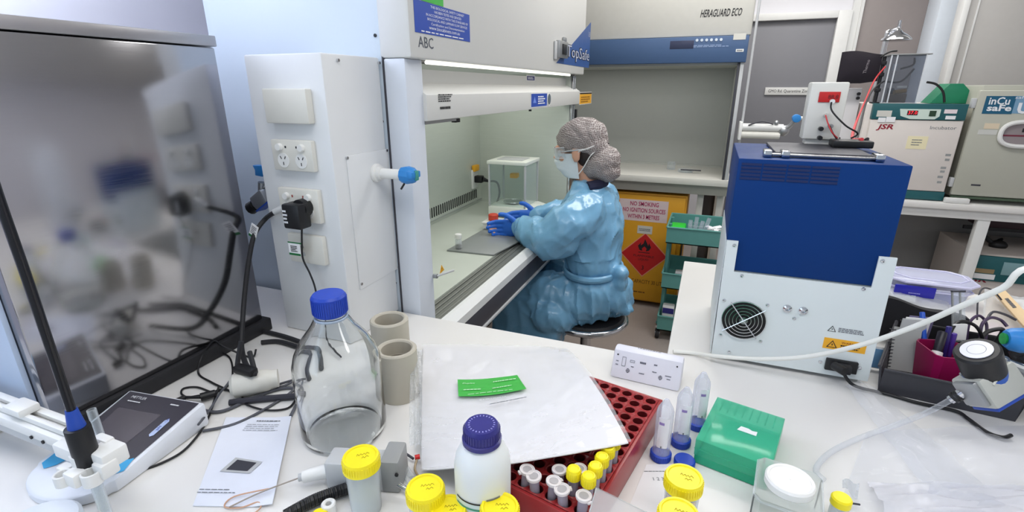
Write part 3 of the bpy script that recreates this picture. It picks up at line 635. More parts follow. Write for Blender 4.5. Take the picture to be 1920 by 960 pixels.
wpart('vent_slot', (lambda b: [b.box((pY(xa, 0, Y).x, Y - .0032, pY(1540, ya, Y).z - .0022), (pY(xb, 0, Y).x, Y - .0018, pY(1540, ya, Y).z + .0022), M('vent_dark', (12, 34, 84), .6)) for ya in (314, 321, 328, 335, 342) for xa, xb in ((1436, 1478), (1482, 1530), (1534, 1580), (1584, 1642))] and b)(B()), BLACK, fu)
yf = Y - .0066
c = pY(1394, 600, yf); r_ = pY(1437, 600, yf).x - c.x
b = B(); b.cyl((c.x, yf + .001, c.z), (c.x, yf - .0006, c.z), r_, m=BLACK, n=40)
for i in range(6): b.torus((0, 0, 0), r_ * (.17 + .165 * i), .0011, CHROME, 40, 6, FY(c.x, yf - .004, c.z))
b.cyl((c.x, yf, c.z), (c.x, yf - .005, c.z), .006, m=CHROME)
for a in (radians(38), radians(218), radians(-52), radians(128)):
    b.cyl((c.x, yf - .005, c.z), (c.x + cos(a) * r_ * 1.12, yf - .004, c.z + sin(a) * r_ * 1.12), .0013, m=CHROME, n=6)
wpart('fan_grille', b, CHROME, fu)
def scr(x, y, r=.004):
    s = pY(x, y, yf); return B().lathe([(r, 0), (r * .8, .002), (.0005, .0026)], FY(s.x, yf, s.z), CHROME, 12)
for x, y in ((1377, 460), (1391, 517), (1358, 563), (1439, 572), (1351, 628), (1426, 640), (1367, 660), (1655, 489), (1619, 542), (1538, 678), (1612, 690), (1489, 597)): wpart('screw', scr(x, y), CHROME, fu)
for x, y in ((1476, 578), (1506, 582)):
    s = pY(x, y, yf); wpart('gas_port', B().lathe([(.0085, 0), (.0085, .004), (.0045, .006), (.0045, .001)], FY(s.x, yf, s.z), CHROME, 16), CHROME, fu)
p, q = pY(1546, 632, yf), pY(1621, 664, yf); xm, zm = (p.x + q.x) / 2, (p.z + q.z) / 2; w_, h_ = q.x - p.x, p.z - q.z
b = B(); b.box((p.x, yf - .0006, q.z), (q.x, yf, p.z), LYEL)
def tri(b, X, s, m, mi):
    b.prism([(-s, -s * .75), (s, -s * .75), (0, s * .95)], .0003, X, m); b.prism([(-s * .72, -s * .6), (s * .72, -s * .6), (0, s * .66)], .0006, X, mi); b.prism([(.05 * s, .4 * s), (-.2 * s, -.1 * s), (.02 * s, -.1 * s), (-.08 * s, -.5 * s), (.2 * s, .05 * s), (0, .05 * s)], .0008, X, m)
tri(b, FY(xm - w_ * .29, yf - .0008, zm - .001), h_ * .4, INK, LYEL); b.text('WARNING', FY(xm + w_ * .17, yf - .0008, zm + h_ * .22), h_ * .17, M('dark_red_ink', (130, 40, 30), .5), w=w_ * .5); b.dashes(FY(xm + w_ * .17, yf - .0008, zm - h_ * .14), w_ * .52, h_ * .4, 2, INK, seed=9)
wpart('warning_label', b, LYEL, fu)
p, q = pY(1552, 613, yf), pY(1623, 628, yf); b = B(); tri(b, FY(p.x + .0085, yf - .0003, (p.z + q.z) / 2), .008, INK, FWH); b.dashes(FY(p.x + .046, yf - .0003, (p.z + q.z) / 2), .052, .011, 3, INKG, seed=10); wpart('printed_notice', b, INK, fu)
p, q = pY(1549, 669, yf), pY(1604, 700, yf); b = B(); b.box((p.x, yf - .008, q.z), (q.x, yf, p.z), BLACK, .002); b.box((p.x + .022, yf - .024, q.z + .004), (q.x - .014, yf - .008, p.z - .004), DARK, .003); wpart('power_inlet', b, BLACK, fu)
# steel bracket and plate on top
b = B(); p, q = pz(1425, 290, 1.366), pz(1655, 296, 1.366)
b.box((p.x + .01, 1.165, 1.366), (q.x - .01, 1.185, 1.372), STEEL, .002); b.box((p.x + .03, 1.20, 1.3655), (q.x - .02, 1.42, 1.372), DGREY, .002)
for x in (p.x + .012, p.x + .045, q.x - .02): b.box((x - .008, 1.155, 1.3645), (x + .008, 1.195, 1.379), CHROME, .003)
single('steel_bracket', b, STEEL, 'steel clip bar with dark plate lying on top of the blue furnace', 'bracket', (.2, 1.28, 1.3645))
# power supply box
ps = thing('power_supply', 'white power supply box with red display standing on top of the furnace', 'power supply', (.243, 1.40, 1.372))
b = B(); b.box((.206, 1.39, 1.384), (.283, 1.44, 1.513), None, .004); b.box((.215, 1.40, 1.3725), (.275, 1.435, 1.386)); wpart('body', b, OFFW, ps)
p, q = pY(1537, 172, 1.39), pY(1573, 192, 1.39); b = B(); b.box((p.x, 1.387, q.z), (q.x, 1.391, p.z), LRED, .001); b.text('88.8', FY(q.x - .014, 1.3868, (p.z + q.z) / 2), .009, M('led_dark', (90, 20, 24), .4)); wpart('display', b, LRED, ps)
for x, y, m in ((1559, 190, WPLAS), (1548, 216, CREAM), (1538, 241, BLACK), (1556, 236, GREY), (1536, 258, BLACK)):
    s = pY(x, y, 1.39); wpart('terminal', B().cyl((s.x, 1.391, s.z), (s.x, 1.375, s.z), .005, m=m, n=12), m, ps)
b = B(); p = pY(1583, 270, 1.36)
b.box((.262, 1.33, 1.3725), (.34, 1.385, 1.388), BLACK, .003); wadapt = single('black_adapter', b, BLACK, 'small black adapter block lying on the furnace beside the power supply', 'adapter', (.3, 1.36, 1.3725))
lead = lambda pts, r, m, name, lab: single(name, B().tube(pts, r, m), m, lab, 'lead', pts[0])
j0, j1, j2, j3 = pY(1559, 192, 1.376), pY(1548, 216, 1.374), pY(1538, 241, 1.374), pY(1556, 236, 1.374)
lead([j0, pY(1560, 208, 1.36), pY(1585, 235, 1.35), pY(1608, 250, 1.36), V3((.30, 1.362, 1.391))], .0018, BLACK, 'black_lead', 'black lead running from the red display of the power supply')
lead([j1, pY(1552, 230, 1.365), pY(1560, 248, 1.36), V3((.275, 1.37, 1.3905))], .0016, M('red_wire', (206, 60, 64), .45), 'red_lead', 'short red lead on the front of the power supply')
lead([j3, pY(1562, 250, 1.37), pY(1573, 266, 1.372), V3((.283, 1.386, 1.390))], .0016, DARK, 'test_lead', 'short black lead looping down the front of the power supply')

# ------------------------------------------------------------------ right shelf bench with incubators
sb = thing('side_bench', 'white side bench with open frame carrying the incubators', 'bench', (1.6, 3.75, 0))
wpart('worktop', B().box((.55, 3.36, .866), (3.0, 4.1, .9), None, .004), BENCH, sb)
b = B(); b.box((.58, 3.385, .815), (3.0, 3.42, .866), None, .003); b.box((.58, 4.04, .815), (3.0, 4.08, .866))
wpart('rail', b, WPLAS, sb)
for x in (.60, 1.452, 2.6):
    B().box((x - .028, 3.39, 0), (x + .028, 3.43, .815), WPLAS, .003).build('leg', WPLAS, sb, world=True)
for x in (.60, 1.2, 2.6):
    B().box((x - .02, 4.03, 0), (x + .02, 4.07, .815), LGREY, .003).build('leg', LGREY, sb, world=True)
wpart('back_panel', B().box((.55, 4.08, 0), (3.0, 4.1, .866)), M('shelf_back_grey', (150, 150, 150), .6), sb)
wpart('lower_shelf', B().box((1.43, 3.5, .155), (2.9, 4.06, .175)), LGREY, sb)
# small incubator
ic = thing('small_incubator', 'small white incubator with teal top band and red display on side bench', 'incubator', (1.03, 3.65, .9))
INCW = M('warm_white_enamel', (222, 214, 208), .42, var=.012)
YJ = 3.40
b = B(); b.box((.80, YJ + .03, .905), (1.255, 3.9, 1.417), INCW, .003); wpart('body', b, INCW, ic)
b = B(); b.box((.825, YJ, .955), (1.243, YJ + .03, 1.335), INCW, .005); idoor = wpart('door', b, INCW, ic)
b = B(); b.box((.825, YJ - .004, 1.337), (1.245, YJ + .06, 1.420), TEAL, .003); wpart('top_band', b, TEAL, ic)
b = B(); b.box((.825, YJ + .004, .905), (1.25, YJ + .04, .953), TEAL, .003); wpart('base_band', b, TEAL, ic)
def onJ(x, y, d=.0005): p = pY(x, y, YJ); return FY(p.x, YJ - d, p.z)
def rectJ(b, xa, ya, xb, yb, m, d=.005, Yq=YJ):
    p, q = pY(xa, ya, Yq), pY(xb, yb, Yq); b.box((min(p.x, q.x), Yq - d, min(p.z, q.z)), (max(p.x, q.x), Yq + .001, max(p.z, q.z)), m); return b
b = B(); p, q = pY(1687, 204, YJ), pY(1759, 224, YJ); h_ = p.z - q.z; w_ = q.x - p.x
b.prism([(0, 0), (w_, 0), (w_, -h_ * .7), (w_ * .9, -h_), (w_ * .3, -h_), (w_ * .05, -h_ * .7)], .002, FY(p.x, YJ - .0045, p.z), M('panel_pale_green', (206, 222, 212), .4))
b.box((w_ * .2, -h_ * .62, .002), (w_ * .46, -h_ * .15, .0026), INK, X=FY(p.x, YJ - .0045, p.z)); b.text('37.0', FY(p.x + w_ * .33, YJ - .0075, p.z - h_ * .38), h_ * .34, M('led_red', (255, 40, 50), .4, emit=1.5)); b.box((w_ * .74, -h_ * .7, .002), (w_ * .9, -h_ * .15, .004), M('dark_green_switch', (36, 64, 44), .4), X=FY(p.x, YJ - .0045, p.z))
wpart('control_panel', b, LGREY, ic)
for r_, m in (((1645, 207, 1670, 219), CREAM), ((1647, 220, 1659, 229), PAPER), ((1662, 219, 1677, 229), PAPER), ((1771, 205, 1793, 213), M('pink_white_label', (230, 216, 220), .5)), ((1773, 217, 1790, 224), PAPER)):
    wpart('sticker', rectJ(B(), *r_, m), m, ic)
b = B(); p = pY(1660, 238, YJ); b.text('JSR', FY(p.x, YJ - .0006, p.z), .026, M('dark_red_letter', (150, 28, 50), .45), w=pY(1676, 238, YJ).x - pY(1644, 238, YJ).x, bold=.03, shear=.2)
b.build('brand_letters', LRED, idoor, world=True)
p = pY(1768, 240, YJ); B().text('Incubator', FY(p.x, YJ - .0006, p.z), .018, INKG, w=.115).build('lettering', INKG, idoor, world=True)
b = rectJ(B(), 1703, 255, 1735, 280, M('sticky_note_cream', (238, 228, 190), .6), .0012); p = pY(1719, 267, YJ); b.dashes(FY(p.x, YJ - .0016, p.z), .05, .04, 3, INKG, seed=3, fill=.35); b.build('sticky_note', CREAM, idoor, world=True)
for i, (x, y) in enumerate(((1778, 290), (1777, 299), (1769, 314), (1768, 321), (1763, 331), (1762, 341))):
    p = pY(x, y, YJ); B().box((p.x - .012, YJ - .0008, p.z - .008), (p.x + .012 - .004 * (i % 2), YJ, p.z + .004), GREY).build('mark', GREY, idoor, world=True)
# tall grey box left of the incubator
gb = thing('gas_box', 'plain white box with two black knobs standing left of the small incubator', 'box', (.73, 3.75, .9))
wpart('body', B().box((.665, 3.56, .9005), (.79, 3.95, 1.50), None, .004), M('pale_grey_enamel', (214, 212, 214), .45), gb)
for y in (176, 184):
    p = pY(1633, y, 3.56); p.x = min(p.x, .775); wpart('knob', B().cyl((p.x, 3.56, p.z), (p.x, 3.545, p.z), .009, m=BLACK, n=14), BLACK, gb)
# clear electronics box on top
YA = 3.43
ab = thing('electronics_box', 'clear plastic box of pump parts and cables on top of the small incubator', 'box', (.95, 3.52, 1.42))
FSM = film('smoky_acrylic', (226, 229, 234), .07, .4, .06, (205, 209, 216))
b = B(); p = pY(1660, 192, YA); q = pY(1748, 102, YA); xa, xb_ = .868, 1.02; za, zb_ = 1.4215, q.z
b.box((xa, YA, za), (xb_, YA + .003, zb_)); b.box((xa, YA + .16, za), (xb_, YA + .163, zb_)); b.box((xa, YA + .003, za), (xa + .003, YA + .16, zb_)); b.box((xb_ - .003, YA + .003, za), (xb_, YA + .16, zb_)); wpart('case', b, FSM, ab)
b = B(); b.box((xa - .012, YA - .006, zb_), (xb_ + .022, YA + .17, zb_ + .006), GREY, .002)
for x in (xa - .004, xa + .022, xb_): b.box((x - .003, YA - .004, za), (x + .003, YA + .002, zb_), M('clear_edge', (214, 218, 224), .2))
wpart('edge_frame', b, LGREY, ab)
b = B(); b.box((.905, YA + .04, 1.423), (.985, YA + .12, 1.47), M('brown_board', (92, 70, 50), .5), .004); b.cyl((.92, YA + .03, 1.478), (.975, YA + .05, 1.486), .012, m=M('brass_part', (160, 126, 70), .4, .6)); b.box((.93, YA + .035, 1.50), (.975, YA + .06, 1.512), CREAM, .002); b.box((.90, YA + .05, 1.47), (.925, YA + .1, 1.50), DGREY, .003); b.box((.885, YA + .02, 1.59), (.905, YA + .03, 1.625), LGREY)
wpart('pump', b, BLACK, ab)
b = B(); b.tube([(.93, YA + .05, 1.60), (.985, YA + .06, 1.62), (.99, YA + .08, 1.655)], .005, DARK); b.tube([(.875, YA + .06, 1.535), (.95, YA + .07, 1.535), (1.0, YA + .08, 1.60)], .005, DARK); wpart('inner_cable', b, DARK, ab)
p0, p1 = pY(1722, 152, 3.56), pY(1771, 190, 3.58)
single('equipment_cable', B().tube([pY(1738, 154, 3.56), pY(1755, 158, 3.57), pY(1768, 172, 3.58), V3((p1.x, 3.58, 1.425))], .006, DARK), DARK, 'black cable arching from the clear electronics box down to the incubator', 'cable', (p1.x, 3.58, 1.42))
# post with black pouch
xp = .842
po = thing('post_stand', 'thin dark post standing on the incubator between pouch and clear box', 'stand', (xp, 3.47, 1.4185))
wpart('rod', B().cyl((xp, 3.47, 1.4185), (xp, 3.47, 1.665), .009, m=DARK), DARK, po)
b = B(); b.box((xp - .02, 3.45, 1.4185), (xp + .02, 3.5, 1.426), DARK, .002)
for z in (1.48, 1.56, 1.62): b.box((xp - .013, 3.455, z), (xp + .013, 3.485, z + .02), DARK, .003)
wpart('clamp', b, DARK, po)
pu = thing('pouch', 'black fabric pouch with white print hanging on the thin post', 'pouch', (.73, 3.45, 1.53))
def pf(u, v, s):
    x = .632 + .195 * u; e = (1 - abs(2 * u - 1) ** 3) * (1 - abs(2 * v - 1) ** 3)
    return (x, 3.452 - s * (.003 + .026 * e), 1.525 + (.165 - .01 * u * u) * v + .006 * sin(u * 5) * v + .03 * (1 - v) * max(0, u - .6))
b = B(); b.grid(lambda u, v: pf(u, v, 1), 10, 8); b.grid(lambda u, v: pf(1 - u, v, -1), 10, 8)
wpart('bag', b, M('black_fabric', (30, 24, 34), .85, sheen=.1, scale=200, bump=.15), pu)
p = pY(1625, 125, 3.42); b = B().text('Thermo', plane((p.x, 3.4205, p.z), (.1, 0, 1), (-1, 0, .1)), .016, M('print_grey', (150, 144, 150), .6), w=.07); wpart('print', b, TXTW, pu)
wpart('strap', B().tube([(.81, 3.45, 1.655), (.85, 3.44, 1.685), (.885, 3.44, 1.69)], .005, BLACK), BLACK, pu)
single('red_cable', B().tube([pY(1660, 125, 3.42), pY(1640, 150, 3.36), pY(1622, 190, 3.0), pY(1606, 228, 2.2), pY(1598, 258, 1.6), V3((.318, 1.345, 1.391))], .004, M('red_wire'), taper=None), M('red_wire'), 'red cable running from the pouch down to the blue furnace', 'cable', (.318, 1.345, 1.389))
single('signal_cable', B().tube([pY(1658, 152, 3.40), pY(1640, 165, 3.2), pY(1625, 190, 2.8), pY(1613, 235, 2.0), pY(1606, 268, 1.5), V3((.332, 1.36, 1.391))], .0038, DARK), DARK, 'black cable running beside the red one to the furnace', 'cable', (.332, 1.36, 1.389))
# emergency shower behind
es = thing('emergency_shower', 'chrome emergency shower head on a bent pipe in front of taupe door', 'shower', (1.1, 4.5, 0))
a = pY(1652, 110, 4.5); h0 = pY(1680, 74, 4.5); tpp = pY(1662, 58, 4.5)
b = B(); b.tube([(a.x, 4.5, 0), (a.x, 4.5, 1.2), (a.x, 4.5, tpp.z - .06), (a.x + .015, 4.5, tpp.z - .01), (a.x + .06, 4.5, tpp.z + .015), (h0.x, 4.5, tpp.z + .03)], .013, CHROME); b.cyl((h0.x, 4.5, h0.z + .02), (h0.x, 4.5, tpp.z + .065), .010, m=CHROME); b.cyl((a.x, 4.5, 0), (a.x, 4.5, .02), .08, m=CHROME); wpart('pipe', b, CHROME, es)
b = B(); b.lathe([(.001, -.01), (.080, -.01), (.092, -.004), (.088, .006), (.062, .030), (.030, .050), (.018, .065), (.001, .07)], Matrix.Translation((h0.x, 4.5, h0.z)), CHROME, 28); wpart('shower_head', b, CHROME, es)
wpart('pull_rod', B().cyl((h0.x - .045, 4.5, h0.z - .16), (h0.x - .045, 4.5, h0.z + .005), .003, m=CHROME, n=8), CHROME, es)
# large incubator
lc = thing('large_incubator', 'large grey cell incubator with oval handle at the right end of side bench', 'incubator', (1.7, 3.7, .9))
INCG = M('grey_green_enamel', (182, 182, 170), .42, var=.015)
wpart('body', B().box((1.295, YJ + .03, .925), (2.0, 4.0, 1.515), None, .006), INCG, lc)
b = B(); b.box((1.275, YJ, .94), (2.0, YJ + .03, 1.49), None, .01); ldoor = wpart('door', b, INCG, lc)
for x in (1.33, 1.95): B().cyl((x, 3.46, .9), (x, 3.46, .925), .02, m=BLACK).build('foot', BLACK, lc, world=True)
b = B(); b.box((1.28, YJ - .002, .926), (2.0, YJ + .02, .938), M('dark_green_trim', (70, 88, 70), .5)); wpart('lower_trim', b, GREY, lc)
DTEAL = M('brand_teal', (24, 92, 124), .4)
b = rectJ(B(), 1850, 180, 1896, 214, DTEAL, .0013); p = pY(1872, 190, YJ); q = pY(1872, 203, YJ); b.text('inCu', FY(p.x + .004, YJ - .0019, p.z), .036, TXTW, w=.085, bold=.02); b.text('saFe', FY(q.x + .002, YJ - .0019, q.z), .030, TXTW, w=.1, bold=.03); b.build('brand_label', DTEAL, ldoor, world=True)
b = rectJ(B(), 1898, 180, 1990, 214, M('label_steel_blue', (120, 160, 190), .4), .001); p = pY(1915, 204, YJ); b.text('UV', FY(p.x + .035, YJ - .0016, p.z + .0), .05, TXTW, w=.11, bold=.04); p = pY(1910, 186, YJ); b.text('safecell', FY(p.x + .03, YJ - .0016, p.z + .008), .014, TXTW, w=.09); b.build('uv_label', LGREY, ldoor, world=True)
c = pY(1928, 252, YJ); rx, rz_ = c.x - pY(1874, 250, YJ).x, .062
ring = [(rx * sgn(cos(t)) * abs(cos(t)) ** .55, rz_ * sgn(sin(t)) * abs(sin(t)) ** .75) for t in [2 * pi * i / 40 for i in range(40)]] if 0 else None
pts = []
for i in range(33):
    t = 2 * pi * i / 32; cx, sx_ = cos(t), sin(t); pts.append((c.x + rx * (abs(cx) ** .6) * (1 if cx > 0 else -1), YJ - .012, c.z + rz_ * (abs(sx_) ** .8) * (1 if sx_ > 0 else -1)))
b = B(); b.tube(pts, .011, WPLAS, sub=1); b.build('handle', WPLAS, ldoor, world=True)
b = B(); b.prism([(p_[0] - c.x, p_[2] - c.z) for p_ in pts[:-1]], .003, FY(c.x, YJ - .0002, c.z), M('handle_recess', (150, 140, 142), .4)); b.box((c.x - .12, YJ - .0045, c.z - .012), (c.x + .1, YJ - .003, c.z - .004), M('wine_print', (120, 40, 60), .5)); b.box((c.x - .03, YJ - .0045, c.z + .01), (c.x, YJ - .003, c.z + .03), INK); b.build('handle_recess', GREY, ldoor, world=True)
for r_, m in (((1847, 231, 1872, 242), M('peach_sticker', (222, 206, 180), .5)), ((1835, 243, 1868, 253), M('clear_sticker', (205, 205, 200), .4)), ((1821, 345, 1838, 349), DGREY)):
    rectJ(B(), *r_, m, .001).build('sticker', m, ldoor, world=True)
b = B()
for z in (.985, 1.40): b.box((1.258, YJ + .005, z), (1.276, YJ + .035, z + .05), LGREY, .003)
wpart('hinge', b, LGREY, lc)
b = B(); p = pY(1800, 372, 3.36); b.box((p.x - .06, 3.365, .9005), (p.x + .05, 3.395, .93), None, .006)
single('support_block', b, WPLAS, 'white block on the side bench edge between the two incubators', 'block', (p.x, 3.38, .9005))
b = B(); p = pY(1795, 190, 3.6); b.prism([(-.10, -.035), (.10, -.035), (.10, .0), (.03, .07), (-.03, .07)], .15, Matrix(((1, 0, 0, p.x - .03), (0, 0, 1, 3.58), (0, 1, 0, 1.4535), (0, 0, 0, 1))), None, bev=.003)
single('green_wedge', b, M('green_plastic_box', (24, 128, 92), .45), 'dark green wedge shaped box lying at the right rear of the small incubator', 'box', (p.x, 3.65, 1.4185))
# under the side bench
l2 = thing('floor_incubator', 'incubator with teal band standing on the lower shelf below the side bench', 'incubator', (1.8, 3.75, .175))
wpart('body', B().box((1.50, 3.47, .176), (2.3, 4.0, .598), INCW, .004), INCW, l2)
b = B(); b.box((1.495, 3.45, .455), (2.3, 3.47, .600), TEAL, .003); wpart('top_band', b, TEAL, l2)
b = B(); b.box((1.62, 3.446, .50), (2.25, 3.451, .575), M('pale_teal_panel', (130, 166, 172), .4), .001); b.box((1.68, 3.444, .50), (1.80, 3.449, .545), TEAL); wpart('control_panel', b, TEAL, l2)
b = B(); b.box((1.505, 3.448, .50), (1.59, 3.452, .525), M('gold_label', (150, 130, 96), .5)); b.box((1.505, 3.448, .465), (1.60, 3.452, .495), PAPER); wpart('sticker', b, PAPER, l2)
p = pY(1826, 526, 3.449); wpart('brand_letters', B().text('JSR', FY(p.x + .02, 3.4695, p.z - .0), .026, M('dark_red_letter'), w=.10, bold=.03, shear=.2), LRED, l2)
b = B(); p = pY(1838, 424, 3.7); q = pY(1862, 458, 3.7); b.tube([(p.x - .02, 3.72, .80), (p.x + .01, 3.70, .76), (q.x - .06, 3.70, q.z + .06), (q.x, 3.69, q.z)], .012, BLACK); b.ball((q.x + .02, 3.69, q.z), (.045, .03, .03), BLACK)
b.tube([(q.x + .03, 3.7, q.z + .01), (q.x + .05, 3.74, .64), (q.x + .02, 3.76, .605)], .006, BLACK)
single('hanging_cable', b, BLACK, 'black cable with round plug hanging under the side bench', 'cable', (q.x, 3.69, .6))
b = B(); p = pY(1880, 425, 3.8); b.box((p.x - .14, 3.75, .70), (p.x + .3, 3.9, .77), M('dark_wine_plastic', (58, 36, 44), .5), .01, X=None); b.box((p.x - .2, 3.76, .68), (p.x + .3, 3.78, .70), BLACK); b.box((p.x + .2, 3.8, .77), (p.x + .24, 3.84, .815), BLACK)
single('cable_tray', b, BLACK, 'dark wine coloured power strip mounted under the side bench top', 'power strip', (p.x, 3.8, .68))
# ------------------------------------------------------------------ left bench: pH meter, electrode stand, brochure, cables
Z = .9005
pm = thing('ph_meter', 'white desktop pH meter with dark screen beside the steel cabinet', 'pH meter', (-.885, .41, Z))
o2 = V3((-.872, .292, 0)); vd = V3((-.028, .215, 0)).normalized(); ud = V3((vd.y, -vd.x, 0))
XP = Matrix(((ud.x, vd.x, 0, o2.x), (ud.y, vd.y, 0, o2.y), (0, 0, 1, Z), (0, 0, 0, 1)))
LEN = .222
def hp(v): return .015 + .034 * min(1, max(0, v / LEN))
out = [(-.088, LEN), (-.080, .05)] + [(-.075 * cos(t), .045 - .045 * sin(t)) for t in [pi * i / 14 for i in range(15)]] + [(.080, .05), (.088, LEN)]
b = B(); tmp = B(); tmp.prism(out, .03, bev=.005); b.v = [tuple(XP @ V3((p[0], p[1], p[2] / .03 * hp(p[1])))) for p in tmp.v]; b.f = tmp.f; b.m = tmp.m
wpart('housing', b, M('meter_white', (224, 228, 236), .4), pm)
def topP(poly, dz, m):
    b = B(); n = len(poly); b.add([XP @ V3((u, v, hp(v) + dz)) for u, v in poly], [list(range(n))[::-1] if sum(poly[i][0] * poly[(i + 1) % n][1] - poly[(i + 1) % n][0] * poly[i][1] for i in range(n)) < 0 else list(range(n))], m); return b
SCR = M('meter_screen', (62, 60, 70), .3)
b = topP([(-.080, LEN - .006), (.080, LEN - .006), (.074, .088), (-.03, .062), (-.070, .075)], .0008, SCR)
scr_ = wpart('screen', b, SCR, pm)
b = topP([(-.062, LEN - .045), (.035, LEN - .045), (.030, .09), (-.05, .088)], .0012, M('lcd_grey', (88, 84, 92), .25)); b.build('lcd', SCR, scr_, world=True)
sl = atan2(.034, LEN)
def onmeter(u, v, rot=0, dz=.0016): return XP @ Matrix.Translation((u, v, hp(v) + dz)) @ Matrix.Rotation(sl, 4, 'X') @ Matrix.Rotation(rot, 4, 'Z')
b = B(); b.text('METTLER', onmeter(-.045, LEN - .018), .006, TXTW, w=.034); b.dashes(onmeter(-.045, LEN - .028), .03, .004, 1, TXTW); b.dashes(onmeter(.04, LEN - .02), .02, .005, 1, TXTW, seed=3)
b.build('print', TXTW, scr_, world=True); b = B()
b.prism([(-.02, -.005), (.012, -.005), (.018, 0), (.012, .005), (-.02, .005), (-.024, 0)], 0, onmeter(.058, .155, pi / 2), M('logo_blue_white', (190, 205, 240), .4)); b.text('pH', onmeter(.058, .15, pi / 2, .002), .006, LBLUE); b.text('CAL', onmeter(.058, .168, pi / 2, .002), .004, LBLUE)
b.build('logo_badge', TXTW, scr_, world=True)
SKY = M('sky_blue_plastic', (70, 170, 224), .4)
b = B(); q1 = topP([(.025, .062), (.073, .090), (.079, .066), (.055, .045)], .0012, SKY); q2 = topP([(-.070, .072), (-.035, .066), (-.042, .052), (-.055, .042), (-.070, .05)], .0012, SKY); wpart('blue_inlay', q1, SKY, pm); wpart('blue_inlay', q2, SKY, pm)
# electrode stand with arm and clamp
P0 = pz(165, 862, 1.0); ya = P0.y + .03
es_ = thing('electrode_stand', 'white electrode stand arm with ribbed clamp reaching in from the left edge', 'stand', (-1.22, ya, Z))
b = B(); b.box((-1.26, ya - .02, .98), (-.80, ya + .012, .999), WPLAS, .004); b.box((-1.26, ya - .012, 1.000), (-.815, ya - .004, 1.010), WPLAS, .002); b.box((-1.26, ya + .004, 1.000), (-.84, ya + .016, 1.008), WPLAS, .002); b.box((-1.0, ya - .018, 1.008), (-.955, ya + .012, 1.022), WPLAS, .004); b.box((-1.26, ya - .016, .962), (-.84, ya - .006, .98), LGREY, .002)
for x in (-.93, -.90): b.cyl((x, ya - .0205, .985), (x, ya - .0225, .985), .003, m=INK, n=8)
wpart('arm', b, WPLAS, es_)
b = B(); b.box((-1.28, ya - .03, Z + .012), (-1.24, ya + .03, 1.06), WPLAS, .008); wpart('post', b, WPLAS, es_)
b = B(); b.lathe([(.001, 0), (.09, 0), (.092, .006), (.085, .013), (.001, .013)], Matrix.Translation((-1.24, ya, Z))); wpart('foot_plate', b, WPLAS, es_)
b = B(); cx, cy = P0.x, P0.y
SC_ = Matrix.Translation((cx - .004, cy, 1.004)) @ Matrix.Diagonal((.78, .78, .78, 1)) @ Matrix.Translation((-cx, -cy, -.985))
b.M = SC_
for i, (dx, dy, sx, sy, z0, z1) in enumerate(((-.062, .012, .075, .03, .955, .985), (.028, .02, .05, .045, .965, 1.0), (.042, .006, .03, .03, .955, .985), (.01, -.026, .032, .024, .95, .978), (-.03, -.020, .026, .02, .945, .972), (.0, .034, .04, .018, .985, 1.004))):
    b.box((cx + dx - sx / 2, cy + dy - sy / 2, z0), (cx + dx + sx / 2, cy + dy + sy / 2, z1), WPLAS, .005)
b.shell((cx + .034, cy - .014, .95), (cx + .034, cy - .014, .975), .016, .012, WPLAS, 18); b.shell((cx, cy, .955), (cx, cy, .998), .021, .0165, WPLAS, 24); b.shell((cx - .012, cy - .034, .95), (cx - .012, cy - .034, .972), .014, .010, WPLAS, 18)
wpart('clamp', b, WPLAS, es_)
el = thing('electrode', 'black capped electrode with blue collar and cable rising upright from the clamp', 'electrode', (cx, cy, .93))
zA, zB, zC = hgt(P0, 800), hgt(P0, 768), hgt(P0, 250)
b = B(); b.cyl((cx, cy, .985), (cx, cy, zA), .0155, .0150, BLACK, bev=.001); wpart('cap', b, BLACK, el)
b = B(); b.cyl((cx, cy, zA), (cx, cy, zB), .0105, .0070, LBLUE); wpart('collar', b, M('collar_blue', (40, 98, 180), .45), el)
b = B(); b.tube([(cx, cy, zB), (cx, cy, (zB + zC) / 2), (cx, cy, zC), (cx - .01, cy + .02, zC + .25), (cx - .06, cy + .1, zC + .32)], .0056, M('gloss_black_cable', (22, 22, 28), .2), 12); wpart('cable', b, BLACK, el)
b = B(); b.cyl((cx, cy, .908), (cx, cy, .985), .006, m=None); wpart('shaft', b, film('shaft_glass', body=.25, edge=.8), el)
b = B(); b.shell((cx + .027, cy - .011, .902), (cx + .027, cy - .011, .985), .0072, .006, None, 18)
single('probe_tube', b, CLEAR, 'clear plastic tube held upright in the front of the white electrode clamp', 'tube', (cx + .027, cy - .011, .902))
b = B().shell((cx - .03, cy + .035, 1.0), (cx - .036, cy + .037, 1.05), .006, .0048, None, 14); single('rear_tube', b, CLEAR, 'short clear tube standing behind the black capped electrode', 'tube', (cx - .03, cy + .035, 1.0))
p = pz(60, 985, .93); b = B(); b.lathe([(.001, 0), (.05, 0), (.053, .004), (.053, .022), (.049, .026), (.001, .026)], Matrix.Translation((p.x, p.y, Z)))
single('stirrer_plate', b, M('cool_white_plastic', (222, 228, 236), .4), 'round white plate at the bottom left corner of the bench', 'plate', (p.x, p.y, Z))
p = pz(160, 985, .92); b = B(); b.lathe([(.001, 0), (.016, 0), (.017, .002), (.017, .014), (.015, .016), (.001, .016)], Matrix.Translation((p.x, p.y, Z)))
single('screw_cap', b, YEL, 'small yellow screw cap below the pH meter at the lower edge', 'cap', (p.x, p.y, Z))
